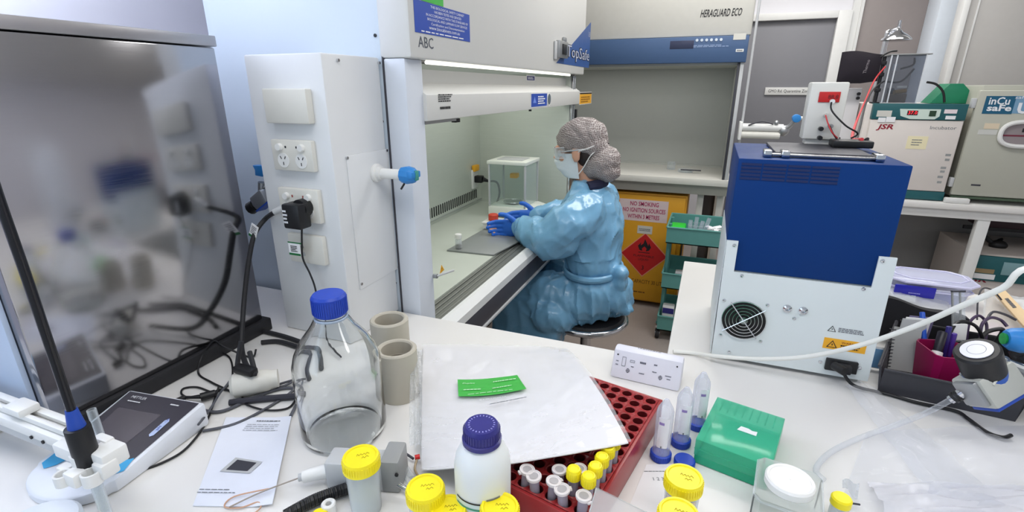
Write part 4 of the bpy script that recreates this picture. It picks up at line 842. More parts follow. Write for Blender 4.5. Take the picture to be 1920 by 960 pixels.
# brochure
bro = thing('brochure', 'white folded brochure showing a picture of a pH meter', 'brochure', (-.675, .48, Z))
c4 = [pz(*q_, Z) for q_ in ((362, 950), (512, 952), (547, 784), (424, 784))]
def bil(c, u, v): return (c[0] * (1 - u) + c[1] * u) * (1 - v) + (c[3] * (1 - u) + c[2] * u) * v
b = B().grid(lambda u, v: bil(c4, u, v) + V3((0, 0, .002 + .006 * max(0, u - .75) * 4 * (1 - v * .5))), 12, 4, None, .0012); wpart('sheet', b, M('brochure_paper', (230, 234, 246), .5), bro)
uu = (c4[1] - c4[0]).normalized(); vv = (c4[3] - c4[0]); vv = (vv - uu * vv.dot(uu)).normalized()
XB = plane(bil(c4, .45, .5) + V3((0, 0, .0027)), uu, vv)
b = B(); b.dashes(XB @ Matrix.Translation((.0, .075, 0)), .075, .022, 4, INKG, seed=3, fill=.2); b.dashes(XB @ Matrix.Translation((.0, .094, 0)), .05, .006, 1, INKG, seed=4, fill=.5); wpart('heading_text', b, INKG, bro)
b = B(); b.dashes(XB @ Matrix.Translation((-.0, -.078, 0)), .06, .012, 2, INKG, seed=5, fill=.25); wpart('caption_text', b, INKG, bro)
pc_ = [pz(*q_, Z + .003) for q_ in ((412, 884), (468, 888), (492, 866), (442, 858))]
b = B(); b.quad(*[p + V3((0, 0, .0004)) for p in pc_], m=LGREY); c_ = sum(pc_, V3()) / 4
b.quad(*[c_ + (p - c_) * .72 + V3((0, 0, .0007)) for p in pc_], m=DGREY)
wpart('picture', b, DGREY, bro)
# cables on the left
def cable(pts, r, m, name, label, cat='cable', dz=0):
    P = [p if isinstance(p, V3) else (pz(p[0], p[1], p[2] if len(p) > 2 else Z + r + .0005)) for p in pts]
    return single(name, B().tube(P, r, m), m, label, cat, P[0])
b = B(); a1, a2 = pz(432, 722, .93), pz(508, 712, .925)
mp_ = thing('multi_plug', 'white round multi plug with black cords lying among the cables', 'plug', pz(465, 735, Z))
X = frame((a1.x, a1.y, Z + .026), (a2.x, a2.y, Z + .026))
b = B(); b.lathe([(.001, 0), (.018, 0), (.024, .006), (.025, .04), (.022, .07), (.019, .075), (.019, .088), (.001, .088)], X, OFFW, 20); wpart('body', b, OFFW, mp_)
b = B(); e1, e2 = pz(478, 700, .955), pz(445, 690, .95); b.box((a1.x + .0, a1.y + .01, Z + .0505), (a1.x + .05, a1.y + .03, Z + .066), BLACK, .004); b.tube([(a1.x + .02, a1.y + .02, Z + .06), e2, pz(452, 640, 1.0)], .005, DARK); b.tube([(a1.x + .04, a1.y + .02, Z + .06), e1, pz(468, 660, .98)], .005, DARK); wpart('cord', b, BLACK, mp_)
cable([(480, 655, .915), (470, 670), (420, 650, .93), (400, 640, .94), (378, 670, .93), (372, 700), (395, 716), (420, 728), (450, 742)], .0022, BLACK, 'thin_cable', 'thin black cable with a large loop against the steel cabinet base')
cable([(398, 655, .915), (430, 670), (436, 705), (425, 725), (400, 735), (370, 726), (345, 728), (340, 738), (352, 746)], .002, BLACK, 'looped_cable', 'thin black cable with a small loop left of the white multi plug')
cable([(352, 745), (370, 742), (395, 738), (415, 730), (450, 740), (462, 758, .904), (500, 769), (540, 765), (557, 745)], .002, BLACK, 'meter_lead', 'thin black lead running right from the pH meter plug past the multi plug')
b = B(); p, q = pz(376, 745, Z + .011), pz(404, 737, Z + .011); b.cyl(p, q, .0085, .0075, BLACK, 14); p2, q2_ = pz(323, 756, Z + .008), pz(346, 745, Z + .008); b.cyl(p2, q2_, .006, .005, BLACK, 12); b.cyl(q2_, p, .003, m=BLACK)
single('cable_coupler', b, BLACK, 'short black cable coupler behind the pH meter', 'coupler', ((p + q) / 2))
cable([(566, 710, .915), (552, 712, .91), (520, 722), (530, 725), (558, 712, .91), (548, 733), (500, 765), (440, 795), (380, 808)], .0026, M('slate_cable', (84, 86, 94), .45), 'grey_cable', 'slate grey cable lying across the bench left of the glass bottle')
cable([(545, 780), (557, 755), (560, 738), (552, 728), (520, 730), (470, 748), (420, 770), (385, 770), (345, 752)], .0032, M('slate_cable'), 'sensor_cable', 'thicker grey cable curving from the brochure top to the pH meter')
cable([(372, 796, .93), (392, 770, .915), (412, 738, .915), (425, 722, .915), (437, 705, .92)], .0022, M('slate_cable'), 'short_cable', 'short grey cable plugged into the right rear corner of the pH meter')
cable([(215, 876, .925), (260, 882), (310, 865), (350, 840), (385, 795), (402, 750), (410, 725, .91)], .0021, BLACK, 'electrode_lead', 'thin black lead curving around the right side of the pH meter')
cable([(490, 620), (530, 630), (560, 640), (590, 652), (600, 690)], .0058, DARK, 'upper_hose', 'black hose lying behind the bottle from the steel cabinet, farther of two')
cable([(490, 642), (520, 640), (550, 648), (570, 658), (568, 690), (575, 710)], .0058, DARK, 'lower_hose', 'black hose lying behind the bottle from the steel cabinet, nearer of two')
b = B(); p, q = pz(430, 755, Z + .007), pz(566, 742, Z + .007); b.tube([p, pz(490, 748, Z + .007), q], .0065, M('dark_slate', (50, 50, 60), .5), 8)
single('flat_cable', b, DARK, 'dark cable piece lying under the multi plug', 'cable', p)
# ------------------------------------------------------------------ glass bottle
pb = pz(648, 806, Z); gx, gy = pb.x, pb.y
bo = thing('glass_bottle', 'large empty clear glass bottle with bright blue screw cap', 'bottle', (gx, gy, Z))
Rb = .075; Hs = hgt(pb, 600) - Z; zt_ = hgt(pb, 567) - Z + .006
prof = [(.001, .004), (Rb * .8, .003), (Rb * .9, .001), (Rb * .97, .006), (Rb, .016), (Rb, .135), (Rb * .985, .15), (Rb * .9, .170), (Rb * .72, .193), (Rb * .5, .214), (.029, .229), (.0235, .238), (.0225, .246), (.0225, zt_ - .003)]
inn = [(.0195, zt_ - .003), (.0195, .246), (.0205, .237), (.026, .227), (Rb * .5 - .003, .211), (Rb * .72 - .003, .190), (Rb * .9 - .003, .167), (Rb * .985 - .003, .148), (Rb - .003, .134), (Rb - .003, .018), (Rb * .95 - .002, .010), (Rb * .8, .007), (.001, .008)]
B().lathe(prof + inn, None, None, 56).build('body', glass('bottle_glass', (252, 254, 254), ior=1.42), bo)
b = B(); n = 48; cr = .0285; zc0, zc1 = zt_ - .026, zt_ + .010
vs = []; prc = [(cr - .002, zc0), (cr, zc0 + .003), (cr, zc1 - .004), (cr - .003, zc1), (.001, zc1)]
b.lathe([(.0195, zc0 + .024), (.0235, zc0)] + prc, None, BLUECAP, 64)
for i in range(48):
    a = 2 * pi * i / 48; b.box((cr - .0006, -.0009, zc0 + .004), (cr + .0008, .0009, zc1 - .006), BLUECAP, X=Matrix.Rotation(a, 4, 'Z'))
b.build('cap', BLUECAP, bo)
B().lathe([(.0226, zt_ - .034), (.0275, zt_ - .034), (.0275, zt_ - .030), (.0226, zt_ - .030)], None, None, 32, closed=True).build('pouring_ring', M('ring_white_blue', (190, 206, 226), .4), bo)
# two beige pipe sections
PVC = M('beige_grey_pipe', (186, 180, 166), .6, var=.05, scale=25)
for (x, y, top, r, lab) in ((737, 686, 597, .0415, 'short beige grey pipe section standing behind the bottle, farther of two'), (750, 738, 652, .0405, 'short beige grey pipe section with a dark dot beside the bottle, nearer of two')):
    p = pz(x, y, Z); h = hgt(p, top) - Z
    t = thing('pipe_section', lab, 'pipe', (p.x, p.y, Z), 0)
    B().shell((0, 0, 0), (0, 0, h), r, r * .74, None, 40).build('tube', PVC, t)
    B().lathe([(r * .735, h - .035), (r * .735, h - .03), (r * .70, h - .031), (r * .70, h - .035)], None, None, 40, closed=True).build('inner_lip', M('pipe_inner', (150, 144, 132), .65), t)
    if top > 600: B().cyl((-.012, -r * .955, h - .04), (-.0125, -r * .955 - .0015, h - .04), .0022, None, DARK, 8).build('dot', DARK, t)
# ------------------------------------------------------------------ tube rack
FRr = pz(1243, 750, .955); ldir = V3((-.205, -.979, 0)).normalized(); wdir = V3((ldir.y, -ldir.x, 0))   # toward viewer / toward left
Lr, Wr, Hr = .330, .148, .055
XR = Matrix(((wdir.x, ldir.x, 0, FRr.x), (wdir.y, ldir.y, 0, FRr.y), (0, 0, 1, Z), (0, 0, 0, 1)))
rk = thing('tube_rack', 'dark red tube rack with round holes half hidden under the plastic bag', 'rack', XR @ V3((Wr / 2, Lr / 2, 0)))
nc, nr = 6, 14; mg = .006; px_ = (Wr - 2 * mg) / nc; py_ = (Lr - 2 * mg) / nr; rh = .0087
b = B(XR); seg = 16
def sq(a, hx, hy):
    t = max(abs(cos(a)) / hx, abs(sin(a)) / hy); return cos(a) / t, sin(a) / t
for i in range(nc):
    for j in range(nr):
        ox, oy = mg + px_ * (i + .5), mg + py_ * (j + .5)
        ang = [pi / 4 + 2 * pi * k / seg for k in range(seg)]
        vs = [(ox + sq(a, px_ / 2, py_ / 2)[0], oy + sq(a, px_ / 2, py_ / 2)[1], Hr) for a in ang] + [(ox + (rh + .0012) * cos(a), oy + (rh + .0012) * sin(a), Hr + .0012) for a in ang] + [(ox + rh * cos(a), oy + rh * sin(a), Hr) for a in ang]
        b.add(vs, [[k, (k + 1) % seg, seg + (k + 1) % seg, seg + k] for k in range(seg)] + [[seg + k, seg + (k + 1) % seg, 2 * seg + (k + 1) % seg, 2 * seg + k] for k in range(seg)], MAROON)
        vs = [(ox + rh * cos(a), oy + rh * sin(a), Hr) for a in ang] + [(ox + rh * .92 * cos(a), oy + rh * .92 * sin(a), .008) for a in ang]
        b.add(vs, [[k, (k + 1) % seg, seg + (k + 1) % seg, seg + k] for k in range(seg)] + [[seg + k for k in range(seg)]], MAROOND)
for lo, hi in (((0, 0, 0), (Wr, mg, Hr)), ((0, Lr - mg, 0), (Wr, Lr, Hr)), ((0, mg, 0), (mg, Lr - mg, Hr)), ((Wr - mg, mg, 0), (Wr, Lr - mg, Hr))): b.box(lo, hi, MAROON, .0015)
b.box((mg, mg, 0), (Wr - mg, Lr - mg, .006), MAROON)
wpart('body', b, MAROON, rk)
XRi = XR.inverted(); used = set()
def well(x, y, z):
    q = XRi @ pz(x, y, z); i = int(round((q.x - mg) / px_ - .5)); j = int(round((q.y - mg) / py_ - .5)); i = min(nc - 1, max(0, i)); j = min(nr - 1, max(0, j))
    for di, dj in ((0, 0), (0, 1), (1, 0), (-1, 0), (0, -1), (1, 1), (-1, 1), (1, -1), (-1, -1)):
        if (i + di, j + dj) not in used and 0 <= i + di < nc and 0 <= j + dj < nr:
            used.add((i + di, j + dj)); return XR @ V3((mg + px_ * (i + di + .5), mg + py_ * (j + dj + .5), .0095)), q
    return None, None
TUBE = film('sample_tube_plastic', (232, 230, 240), .35, .75, .2, (205, 200, 214))
yt = thing('yellow_tube', 'yellow capped sample tube standing in the dark red rack', 'tube', (0, 0, 0), 0, 'yellow capped tubes in the rack')
B().lathe([(.001, .0), (.004, .001), (.0072, .006), (.0076, .074), (.0066, .074), (.0062, .008), (.001, .004)], None, None, 18).build('body', TUBE, yt)
b = B(); b.lathe([(.0080, .070), (.0098, .071), (.0102, .084), (.0088, .0875), (.007, .088), (.0055, .0865), (.001, .0865)], None, YEL, 20)
for k in range(20): b.box((.0098, -.0005, .072), (.0107, .0005, .084), YEL, X=Matrix.Rotation(2 * pi * k / 20, 4, 'Z'))
b.build('cap', YEL, yt)
mt = thing('micro_tube', 'clear micro tube with pale round lid standing in the dark red rack', 'tube', (0, 0, 0), 0, 'clear micro tubes in the rack')
B().lathe([(.001, .0), (.003, .001), (.007, .02), (.0074, .066), (.0064, .066), (.006, .022), (.001, .004)], None, None, 16).build('body', TUBE, mt)
b = B(); b.lathe([(.0076, .066), (.0108, .0665), (.0112, .0675), (.0112, .0705), (.0106, .0712), (.0094, .0712), (.0090, .0700), (.001, .0700)], None, M('pale_tube_lid', (226, 220, 220), .4), 24); b.lathe([(.0066, .0705), (.0052, .0703), (.001, .0703)], None, M('lid_grey', (176, 172, 174), .45), 18); b.box((.008, -.003, .066), (.0135, .003, .069), M('pale_tube_lid')); b.build('lid', WPLAS, mt)
first = {}
YL = ['yellow capped tube in the rack, under the right tip of the plastic bag', 'yellow capped tube in the rack, second from the bag tip', 'yellow capped tube in the rack, third from the bag tip along the edge', 'yellow capped tube nearest the viewer at the right edge of the rack', 'yellow capped tube in the rack, left neighbour of the edge row', 'yellow capped tube in the rack, leftmost of the yellow ones']
for i, (x, y) in enumerate(((1172, 838), (1163, 850), (1153, 862), (1141, 880), (1112, 871), (1073, 873))):
    w_, q = well(x, y, .9935)
    if w_ is None: continue
    o = yt if i == 0 else copy_tree(yt); o.location = w_; o['label'] = YL[i]
ML = ['pale lidded micro tube at the left end of the rack beside the navy capped bottle', 'pale lidded micro tube second from the left in the rack', 'pale lidded micro tube in the rack just below the bag edge', 'tilted pale lidded micro tube in the rack just below the leftmost yellow tube', 'pale lidded micro tube in the middle of the front row of the rack', 'pale lidded micro tube right of centre in the front row of the rack', 'pale lidded micro tube in the rack below the nearest yellow tube', 'pale lidded micro tube in the rack next to the clear plastic strip', 'pale lidded micro tube nearest the viewer at the front edge of the rack']
for i, (x, y) in enumerate(((989, 888), (1015, 905), (1033, 888), (1063, 895), (1049, 918), (1085, 914), (1124, 906), (1113, 923), (1100, 942))):
    w_, q = well(x, y, .9785)
    if w_ is None: continue
    o = mt if i == 0 else copy_tree(mt); o.location = w_; o['label'] = ML[i]; o.rotation_euler = (R.uniform(-.09, .09), R.uniform(-.09, .09), R.uniform(0, 6))
# ------------------------------------------------------------------ plastic bag with papers over the rack
ctl = [[(790, 882, .918), (965, 868, .985), (1184, 831, 1.000)], [(790, 762, .912), (955, 757, .950), (1109, 706, .992)], [(793, 648, .906), (930, 650, .906), (1060, 655, .912)]]
G3 = [[pz(*p) for p in row] for row in ctl]
def lag(a, b_, c, t): return a * (2 * (t - .5) * (t - 1)) + b_ * (-4 * t * (t - 1)) + c * (2 * t * (t - .5))
def bagp(u, v, dz=0):
    p = lag(*[lag(*G3[j], u) for j in range(3)], v)
    n = noise.noise(V3((u * 5, v * 4, 1.3))) * .002 * min(1, 6 * min(u, 1 - u)) 
    return p + V3((0, 0, max(dz + n, 0) if p.z < .909 else dz + n))
bg_ = thing('plastic_bag', 'flat clear plastic bag of white papers with a green label lying on the rack', 'bag', (-.33, .78, Z))
b = B().grid(lambda u, v: bagp(u * .985 + .004, v * .985 + .006), 20, 16, None, .0016); wpart('papers', b, M('bag_paper', (232, 231, 232), .6, var=.01), bg_)
def wr(u, v):
    k = .0035 + .002 * noise.noise(V3((u * 9, v * 9, 4))) + .0035 * abs(noise.noise(V3((u * 6 + v * 2, v * 16, 9)))) * (1 if v < .45 else .5) + .003 * abs(noise.noise(V3((u * 5 - v * 9, v * 3 + u * 6, 2)))) * max(0, v - .45) * 2
    return bagp(u, v, k)
FILM = film('bag_film', (250, 250, 251), .16, .5, .09, (246, 246, 248), .22, 14)
b = B().grid(wr, 60, 48); wpart('film', b, FILM, bg_)
b = B().grid(lambda u, v: bagp(.215 + (.395 - .03 * v) * u, .565 + .135 * v, .0080), 14, 6, LGREEN)
b.build('green_label', LGREEN, bg_, world=True)
def bagX(u, v, dz=.0084):
    p = bagp(u, v, dz); du = bagp(u + .02, v, dz) - p; dv = bagp(u, v + .02, dz) - p; return plane(p + du.cross(dv).normalized() * .0008, du, dv)
b = B(); b.text('Duplex', bagX(.28, .665), .006, M('pale_green_ink', (190, 235, 190), .5), w=.026); b.dashes(bagX(.50, .665), .05, .007, 1, M('pale_green_ink'), seed=4); b.dashes(bagX(.31, .615), .045, .006, 1, M('pale_green_ink'), seed=5); b.dashes(bagX(.49, .615), .05, .006, 1, M('pale_green_ink'), seed=6); b.dashes(bagX(.40, .585), .11, .004, 1, M('pale_green_ink'), seed=7)
wpart('label_print', b, INKG, bg_); b = B(); b.dashes(bagX(.50, .49), .075, .005, 1, INKG, seed=8, fill=.7); wpart('printed_line', b, INKG, bg_); b = B(); b.dashes(bagX(.42, .53), .06, .004, 1, M('pale_grey_ink', (200, 202, 206), .5), seed=9)
wpart('printed_line', b, INKG, bg_)
# crinkled clear sleeve beside it
sl_ = [[pz(768, 838, .915), pz(790, 838, .92)], [pz(770, 740, .945), pz(792, 740, .95)], [pz(772, 655, .985), pz(790, 660, .985)]]
def slv(u, v):
    p = lag(*[sl_[j][0] * (1 - u) + sl_[j][1] * u for j in range(3)], v); return p + V3((0, -.003, 0)) * sin(u * 14 + v * 3) + V3((0, 0, .004 * noise.noise(V3((u * 8, v * 14, 3))) + .003))
b = B().grid(slv, 14, 30); p = slv(.5, 0)
single('crinkled_sleeve', b, film('crinkle_film', (240, 242, 244), .22, .75, .12, (230, 232, 234), .5, 90), 'crinkled clear plastic sleeve leaning against the nearer pipe section', 'sleeve', (p.x, p.y, Z))
# ------------------------------------------------------------------ HDPE bottle
p = pz(903, 797, 1.074)
hb = thing('white_bottle', 'translucent white plastic bottle with navy screw cap and printed label', 'bottle', (p.x, p.y, Z))
HD = M('milky_polyethylene', (226, 230, 230), .42, var=.01, sub=.2)
B().lathe([(.001, .002), (.035, 0), (.0385, .004), (.039, .112), (.037, .126), (.031, .139), (.0235, .147), (.020, .149), (.020, .158), (.001, .158)], None, None, 40).build('body', HD, hb)
b = B(); b.M = Matrix.Translation((0, 0, .007)); b.lathe([(.0225, .1405), (.0265, .142), (.0268, .148), (.0245, .149), (.0245, .163), (.0215, .1685), (.001, .1685)], None, NAVY, 40)
for i in range(40): b.box((.0240, -.0008, .150), (.0252, .0008, .163), NAVY, X=Matrix.Rotation(2 * pi * i / 40, 4, 'Z'))
for i in range(24): b.box((.0158, -.0007, .1684), (.0182, .0007, .1689), M('pale_navy_dot', (150, 150, 210), .4), X=Matrix.Rotation(2 * pi * i / 24, 4, 'Z'))
b.build('cap', NAVY, hb)
b = B(); LBW = M('bottle_label', (206, 222, 226), .5)
def wrap(b, a0, a1, z0, z1, r, m, n=16):
    vs = []; 
    for i in range(n + 1):
        a = a0 + (a1 - a0) * i / n; vs += [(r * cos(a), r * sin(a), z0), (r * cos(a), r * sin(a), z1)]
    b.add(vs, [[2 * i, 2 * i + 2, 2 * i + 3, 2 * i + 1] for i in range(n)], m)
A0 = atan2(-p.y, -p.x)
wrap(b, A0 - 1.2, A0 + 1.1, .03, .078, .0394, LBW); wrap(b, A0 - 1.1, A0 + .7, .076, .0785, .0397, INK); wrap(b, A0 - 1.1, A0 + .9, .066, .069, .0397, M('label_teal_green', (70, 150, 120), .5)); wrap(b, A0 + .1, A0 + .6, .082, .085, .0394, INKG); wrap(b, A0 - .9, A0 + .4, .052, .056, .0397, INKG)
b.build('label', LBW, hb)
# ------------------------------------------------------------------ specimen jars
JB = film('jar_plastic', (244, 247, 248), .2, .65, .22, (232, 236, 238))
def jar(loc, h, lab, r=.0262, label_=False, fill=None, proto=[None]):
    t = thing('specimen_jar', lab, 'jar', (loc[0], loc[1], Z), R.uniform(0, 6), 'yellow lidded specimen jars')
    B().lathe([(.001, .002), (r * .80, 0), (r * .84, .003), (r * .92, h - .012), (r * .86, h - .012), (r * .79, .006), (.001, .005)], None, None, 32).build('body', JB, t)
    b = B(); b.lathe([(r * .93, h - .02), (r * 1.03, h - .019), (r * 1.03, h - .016), (r, h - .013), (r, h - .004), (r * .95, h), (r * .84, h), (r * .80, h - .0018), (.001, h - .0018)], None, YEL, 40)
    for i in range(44): b.box((r * .99, -.0008, h - .016), (r * 1.03, .0008, h - .004), YEL, X=Matrix.Rotation(2 * pi * i / 44, 4, 'Z'))
    l = b.build('lid', YEL, t)
    b = B(); a = atan2(-loc[1], -loc[0]) + pi / 2 - t.rotation_euler[2]; X = Matrix.Rotation(a, 4, 'Z') @ Matrix.Translation((r * .15, r * .1, h - .0014)); OL = M('pen_on_yellow', (150, 130, 20), .6)
    b.tube([X @ V3((x_ * r, y_ * r, 0)) for x_, y_ in ((-.35, 0), (-.3, .14), (-.22, 0), (-.12, .12), (-.05, 0), (.05, .1), (.12, -.02), (.2, .12), (.32, .0))], .0003, OL, 5, 3); b.tube([X @ V3((x_ * r, y_ * r, 0)) for x_, y_ in ((-.1, -.25), (-.02, -.15), (.05, -.27), (.16, -.14), (.26, -.24))], .0003, OL, 5, 3)
    b.build('pen_writing', OL, l)
    if fill:
        B().lathe([(.001, .0062), (r * .78, .0062), (r * .80, fill), (.001, fill)], None, None, 28).build('contents', M('pale_contents', (226, 230, 224), .6), t)
    if label_:
        b = B(); a = atan2(-loc[1], -loc[0]) - t.rotation_euler[2]; wrap(b, a - .9, a + .9, h * .3, h * .7, r * .925, M('jar_label_beige', (214, 200, 180), .6)); wrap(b, a - .6, a + .5, h * .5, h * .53, r * .93, INKG); wrap(b, a - .6, a + .2, h * .6, h * .63, r * .93, INK); b.build('label', PAPER, t)
    return t
jar(pz(676, 855, .998), .098, 'tall yellow lidded jar in front of the glass bottle, on the black coil tube', r=.0262, fill=.032)
jar(pz(797, 913, .983), .083, 'yellow lidded jar left of the navy capped bottle, with pen writing on its lid')
jar(pz(841, 952, .966), .066, 'yellow lidded jar directly in front of the navy capped bottle, cut by the lower edge', r=.0245)
jar(pz(937, 949, .984), .084, 'yellow lidded jar right of the navy capped bottle at the lower edge', r=.0255)
jar(pz(1283, 893, .983), .083, 'yellow lidded jar with beige label in front of the blue capped tubes', label_=True)
jar(pz(1273, 960, .983), .083, 'yellow lidded jar at the lower edge in front of the beige labelled jar')
# ------------------------------------------------------------------ inverted conical tubes
FT = film('conical_tube_plastic', (246, 248, 252), .2, .6, .12, (232, 234, 244))
FL = ['clear conical tube standing on its blue cap, nearest the dark red rack', 'clear conical tube standing on its blue cap, middle of the three', 'clear conical tube standing on its blue cap, farthest of the three']
ct = thing('conical_tube', FL[0], 'tube', (0, 0, 0), 0, 'inverted conical tubes')
B().lathe([(.0135, .008), (.0140, .010), (.0140, .094), (.0125, .1), (.004, .116), (.001, .117)], None, None, 28).build('body', FT, ct)
b = B(); b.lathe([(.001, 0), (.0165, 0), (.0172, .002), (.0172, .012), (.0155, .0135), (.0142, .0135), (.0142, .010), (.001, .009)], None, BLUECAP, 32)
for i in range(32): b.box((.0168, -.0006, .002), (.0178, .0006, .012), BLUECAP, X=Matrix.Rotation(2 * pi * i / 32, 4, 'Z'))
b.build('cap', BLUECAP, ct)
b = B(); wrap(b, -2.2, -.9, .03, .088, .0142, M('tube_print_white', (236, 236, 242), .5)); pr0 = b.build('print', TXTW, ct); b = B(); wrap(b, -1.7, -1.55, .03, .034, .0144, INKG); b.build('mark', INKG, pr0); b = B(); wrap(b, -2.1, -1.5, .075, .08, .0144, M('violet_print', (150, 130, 190), .5)); b.build('logo', TXTW, pr0)
for i, (x, y) in enumerate(((1238, 858), (1275, 832), (1306, 800))):
    o = ct if i == 0 else copy_tree(ct); o.location = pz(x, y, Z); o['label'] = FL[i]; o.rotation_euler = (0, 0, .25 * i)
p = pz(1284, 862, .912); b = B(); b.lathe([(.001, .0), (.0165, 0), (.0172, .002), (.0172, .011), (.0158, .013), (.001, .013)], Matrix.Translation((p.x, p.y, Z)))
single('blue_stopper', b, BLUECAP, 'loose blue screw cap lying behind the beige labelled jar', 'cap', (p.x, p.y, Z))
# ------------------------------------------------------------------ teal tip box
TB = film('teal_clear_plastic', (228, 251, 243), .32, .65, .12, (92, 214, 176))
tb = thing('tip_box', 'clear teal plastic pipette tip box with small white label', 'box', (.105, .78, Z))
uo = V3((.972, -.235, 0)); vo = V3((.235, .972, 0)); o_ = pz(1300, 866, Z)
XT = Matrix(((uo.x, vo.x, 0, o_.x), (uo.y, vo.y, 0, o_.y), (0, 0, 1, Z), (0, 0, 0, 1))); Lx, Ly, Hz = .112, .142, .046
b = B(XT); t_ = .0018
b.box((0, 0, .001), (Lx, Ly, .003)); b.box((0, 0, .003), (Lx, t_, Hz * .34)); b.box((0, Ly - t_, .003), (Lx, Ly, Hz * .34)); b.box((0, t_, .003), (t_, Ly - t_, Hz * .34)); b.box((Lx - t_, t_, .003), (Lx, Ly - t_, Hz * .34)); b.box((.004, .004, Hz * .22), (Lx - .004, Ly - .004, Hz * .24))
wpart('base', b, film('teal_base_plastic', (200, 244, 228), .55, .8, .25, (60, 200, 158)), tb)
b = B(XT); z0 = Hz * .35
b.box((-.001, -.001, z0), (Lx + .001, .001, Hz), None, .0006); b.box((-.001, Ly - .001, z0), (Lx + .001, Ly + .001, Hz)); b.box((-.001, .001, z0), (.001, Ly - .001, Hz)); b.box((Lx - .001, .001, z0), (Lx + .001, Ly - .001, Hz)); b.box((-.001, -.001, Hz), (Lx + .001, Ly + .001, Hz + .0016), None, .0006)
b.box((-.0015, -.0015, Hz * .62), (Lx + .0015, -.0008, Hz * .66))
for i in range(1, 9): b.box((Lx * i / 9 - .0006, Ly * .72, Hz + .0016), (Lx * i / 9 + .0006, Ly - .002, Hz + .0024))
wpart('lid', b, TB, tb)
b = B(XT); b.prism([(.0, .0), (.03, .0), (.03, .012), (.022, .010), (.016, .013), (.004, .013)], .0006, Matrix.Translation((.05, Ly * .44, Hz + .0018)), PAPER); wpart('label', b, PAPER, tb)
# ------------------------------------------------------------------ square clear jar with white lid
p = pz(1483, 902, .972)
sj = thing('square_jar', 'square clear plastic jar with round white lid at the front of the bench', 'jar', (p.x, p.y + .005, Z), radians(-8))
CJ = film('clear_jar', (244, 246, 244), .10, .8, .04, (236, 240, 238))
b = B(); w_ = .042; rr = [(x_ * w_, y_ * w_ * 1.15) for x_, y_ in ((-1, -.8), (-.8, -1), (.8, -1), (1, -.8), (1, .8), (.8, 1), (-.8, 1), (-1, .8))]
b.loft([[V3((x_ * .96, y_ * .96, 0)) for x_, y_ in rr], [V3((x_, y_, .004)) for x_, y_ in rr], [V3((x_, y_, .056)) for x_, y_ in rr], [V3((x_ * .97, y_ * .97, .059)) for x_, y_ in rr]]); b.build('body', CJ, sj)
b = B(); 
for z in (.056,): b.tube([V3((x_ * 1.01, y_ * 1.01, z)) for x_, y_ in rr + rr[:1]], .0016, CLEAR, 6, 1)
[b.tube([V3((x_, y_, .004)), V3((x_, y_, .056))], .0012, M('clear_edge_dark', (96, 102, 104), .2), 6, 1) for x_, y_ in rr[::2]]; b.build('rim', M('clear_rim', (120, 126, 128), .2), sj)
b = B(); b.lathe([(.030, .059), (.0325, .0595), (.0325, .069), (.0305, .0715), (.027, .0705), (.0265, .0698), (.001, .0702)], None, WPLAS, 44); b.cyl((0, 0, .0702), (0, 0, .0708), .001, m=WPLAS, n=8); b.build('lid', M('lid_white', (236, 236, 244), .32), sj)
# ------------------------------------------------------------------ small white device with printed diagrams
q0, q1_ = pz(1143, 706, Z), pz(1273, 736, Z)
dv = thing('white_device', 'small white electronic box with printed diagrams standing behind the rack', 'device', ((q0.x + q1_.x) / 2, .985, Z))
b = B(); poly = [(0, 0), (.056, 0), (.062, .006), (.062, .046), (.056, .054), (.042, .057), (.030, .053)]
ux = (q1_ - q0).normalized(); ly = V3((-ux.y, ux.x, 0)); W_ = (q1_ - q0).length
XD = Matrix(((ly.x, 0, ux.x, q0.x), (ly.y, 0, ux.y, q0.y), (0, 1, 0, Z), (0, 0, 0, 1)))
b.prism(poly, W_, XD, None, bev=.005); wpart('case', b, M('device_white', (226, 226, 236), .35), dv)
XF = plane((q0 + q1_) / 2 + V3((0, 0, .027)) + ly * .0153, ux, V3((0, 0, .053)) + ly * .030); XF = XF @ Matrix.Translation((0, 0, .0006)) @ Matrix.Diagonal((1, 1.25, 1, 1)); GI = M('diagram_ink', (96, 98, 112), .5)
b = B()
for cx_, cy_, w__, h__ in ((-.048, .006, .008, .016), (-.03, .009, .01, .004), (-.006, .010, .016, .004), (.02, .011, .009, .003), (-.028, .0, .007, .002), (-.006, -.008, .014, .002), (.02, -.001, .012, .002), (.048, -.003, .014, .002), (.05, -.008, .010, .002), (-.062, .005, .006, .002), (-.062, -.001, .006, .002)):
    if h__ > .003 and w__ < .015:
        for lo, hi in (((-w__ / 2, h__ / 2 - .0006), (w__ / 2, h__ / 2)), ((-w__ / 2, -h__ / 2), (w__ / 2, -h__ / 2 + .0006)), ((-w__ / 2, -h__ / 2), (-w__ / 2 + .0006, h__ / 2)), ((w__ / 2 - .0006, -h__ / 2), (w__ / 2, h__ / 2))): b.box((lo[0] + cx_, lo[1] + cy_, 0), (hi[0] + cx_, hi[1] + cy_, .0004), GI, X=XF)
    else: b.dashes(XF @ Matrix.Translation((cx_, cy_, 0)), w__, h__, 1, GI, seed=int(cx_ * 1e4) % 97, fill=.8)
for cx_, cy_ in ((-.037, -.008), (.032, -.008)):
    b.torus((cx_, cy_, .0003), .0032, .0005, GI, 14, 4, XF); b.box((cx_ - .004, cy_ - .0004, 0), (cx_ + .004, cy_ + .0004, .0004), GI, X=XF); b.box((cx_ - .0004, cy_ - .004, 0), (cx_ + .0004, cy_ + .004, .0004), GI, X=XF)
for cx_, cy_ in ((-.063, .016), (.062, .016)): b.cyl(XF @ V3((cx_, cy_, -.001)), XF @ V3((cx_, cy_, .0006)), .0018, m=INK, n=10)
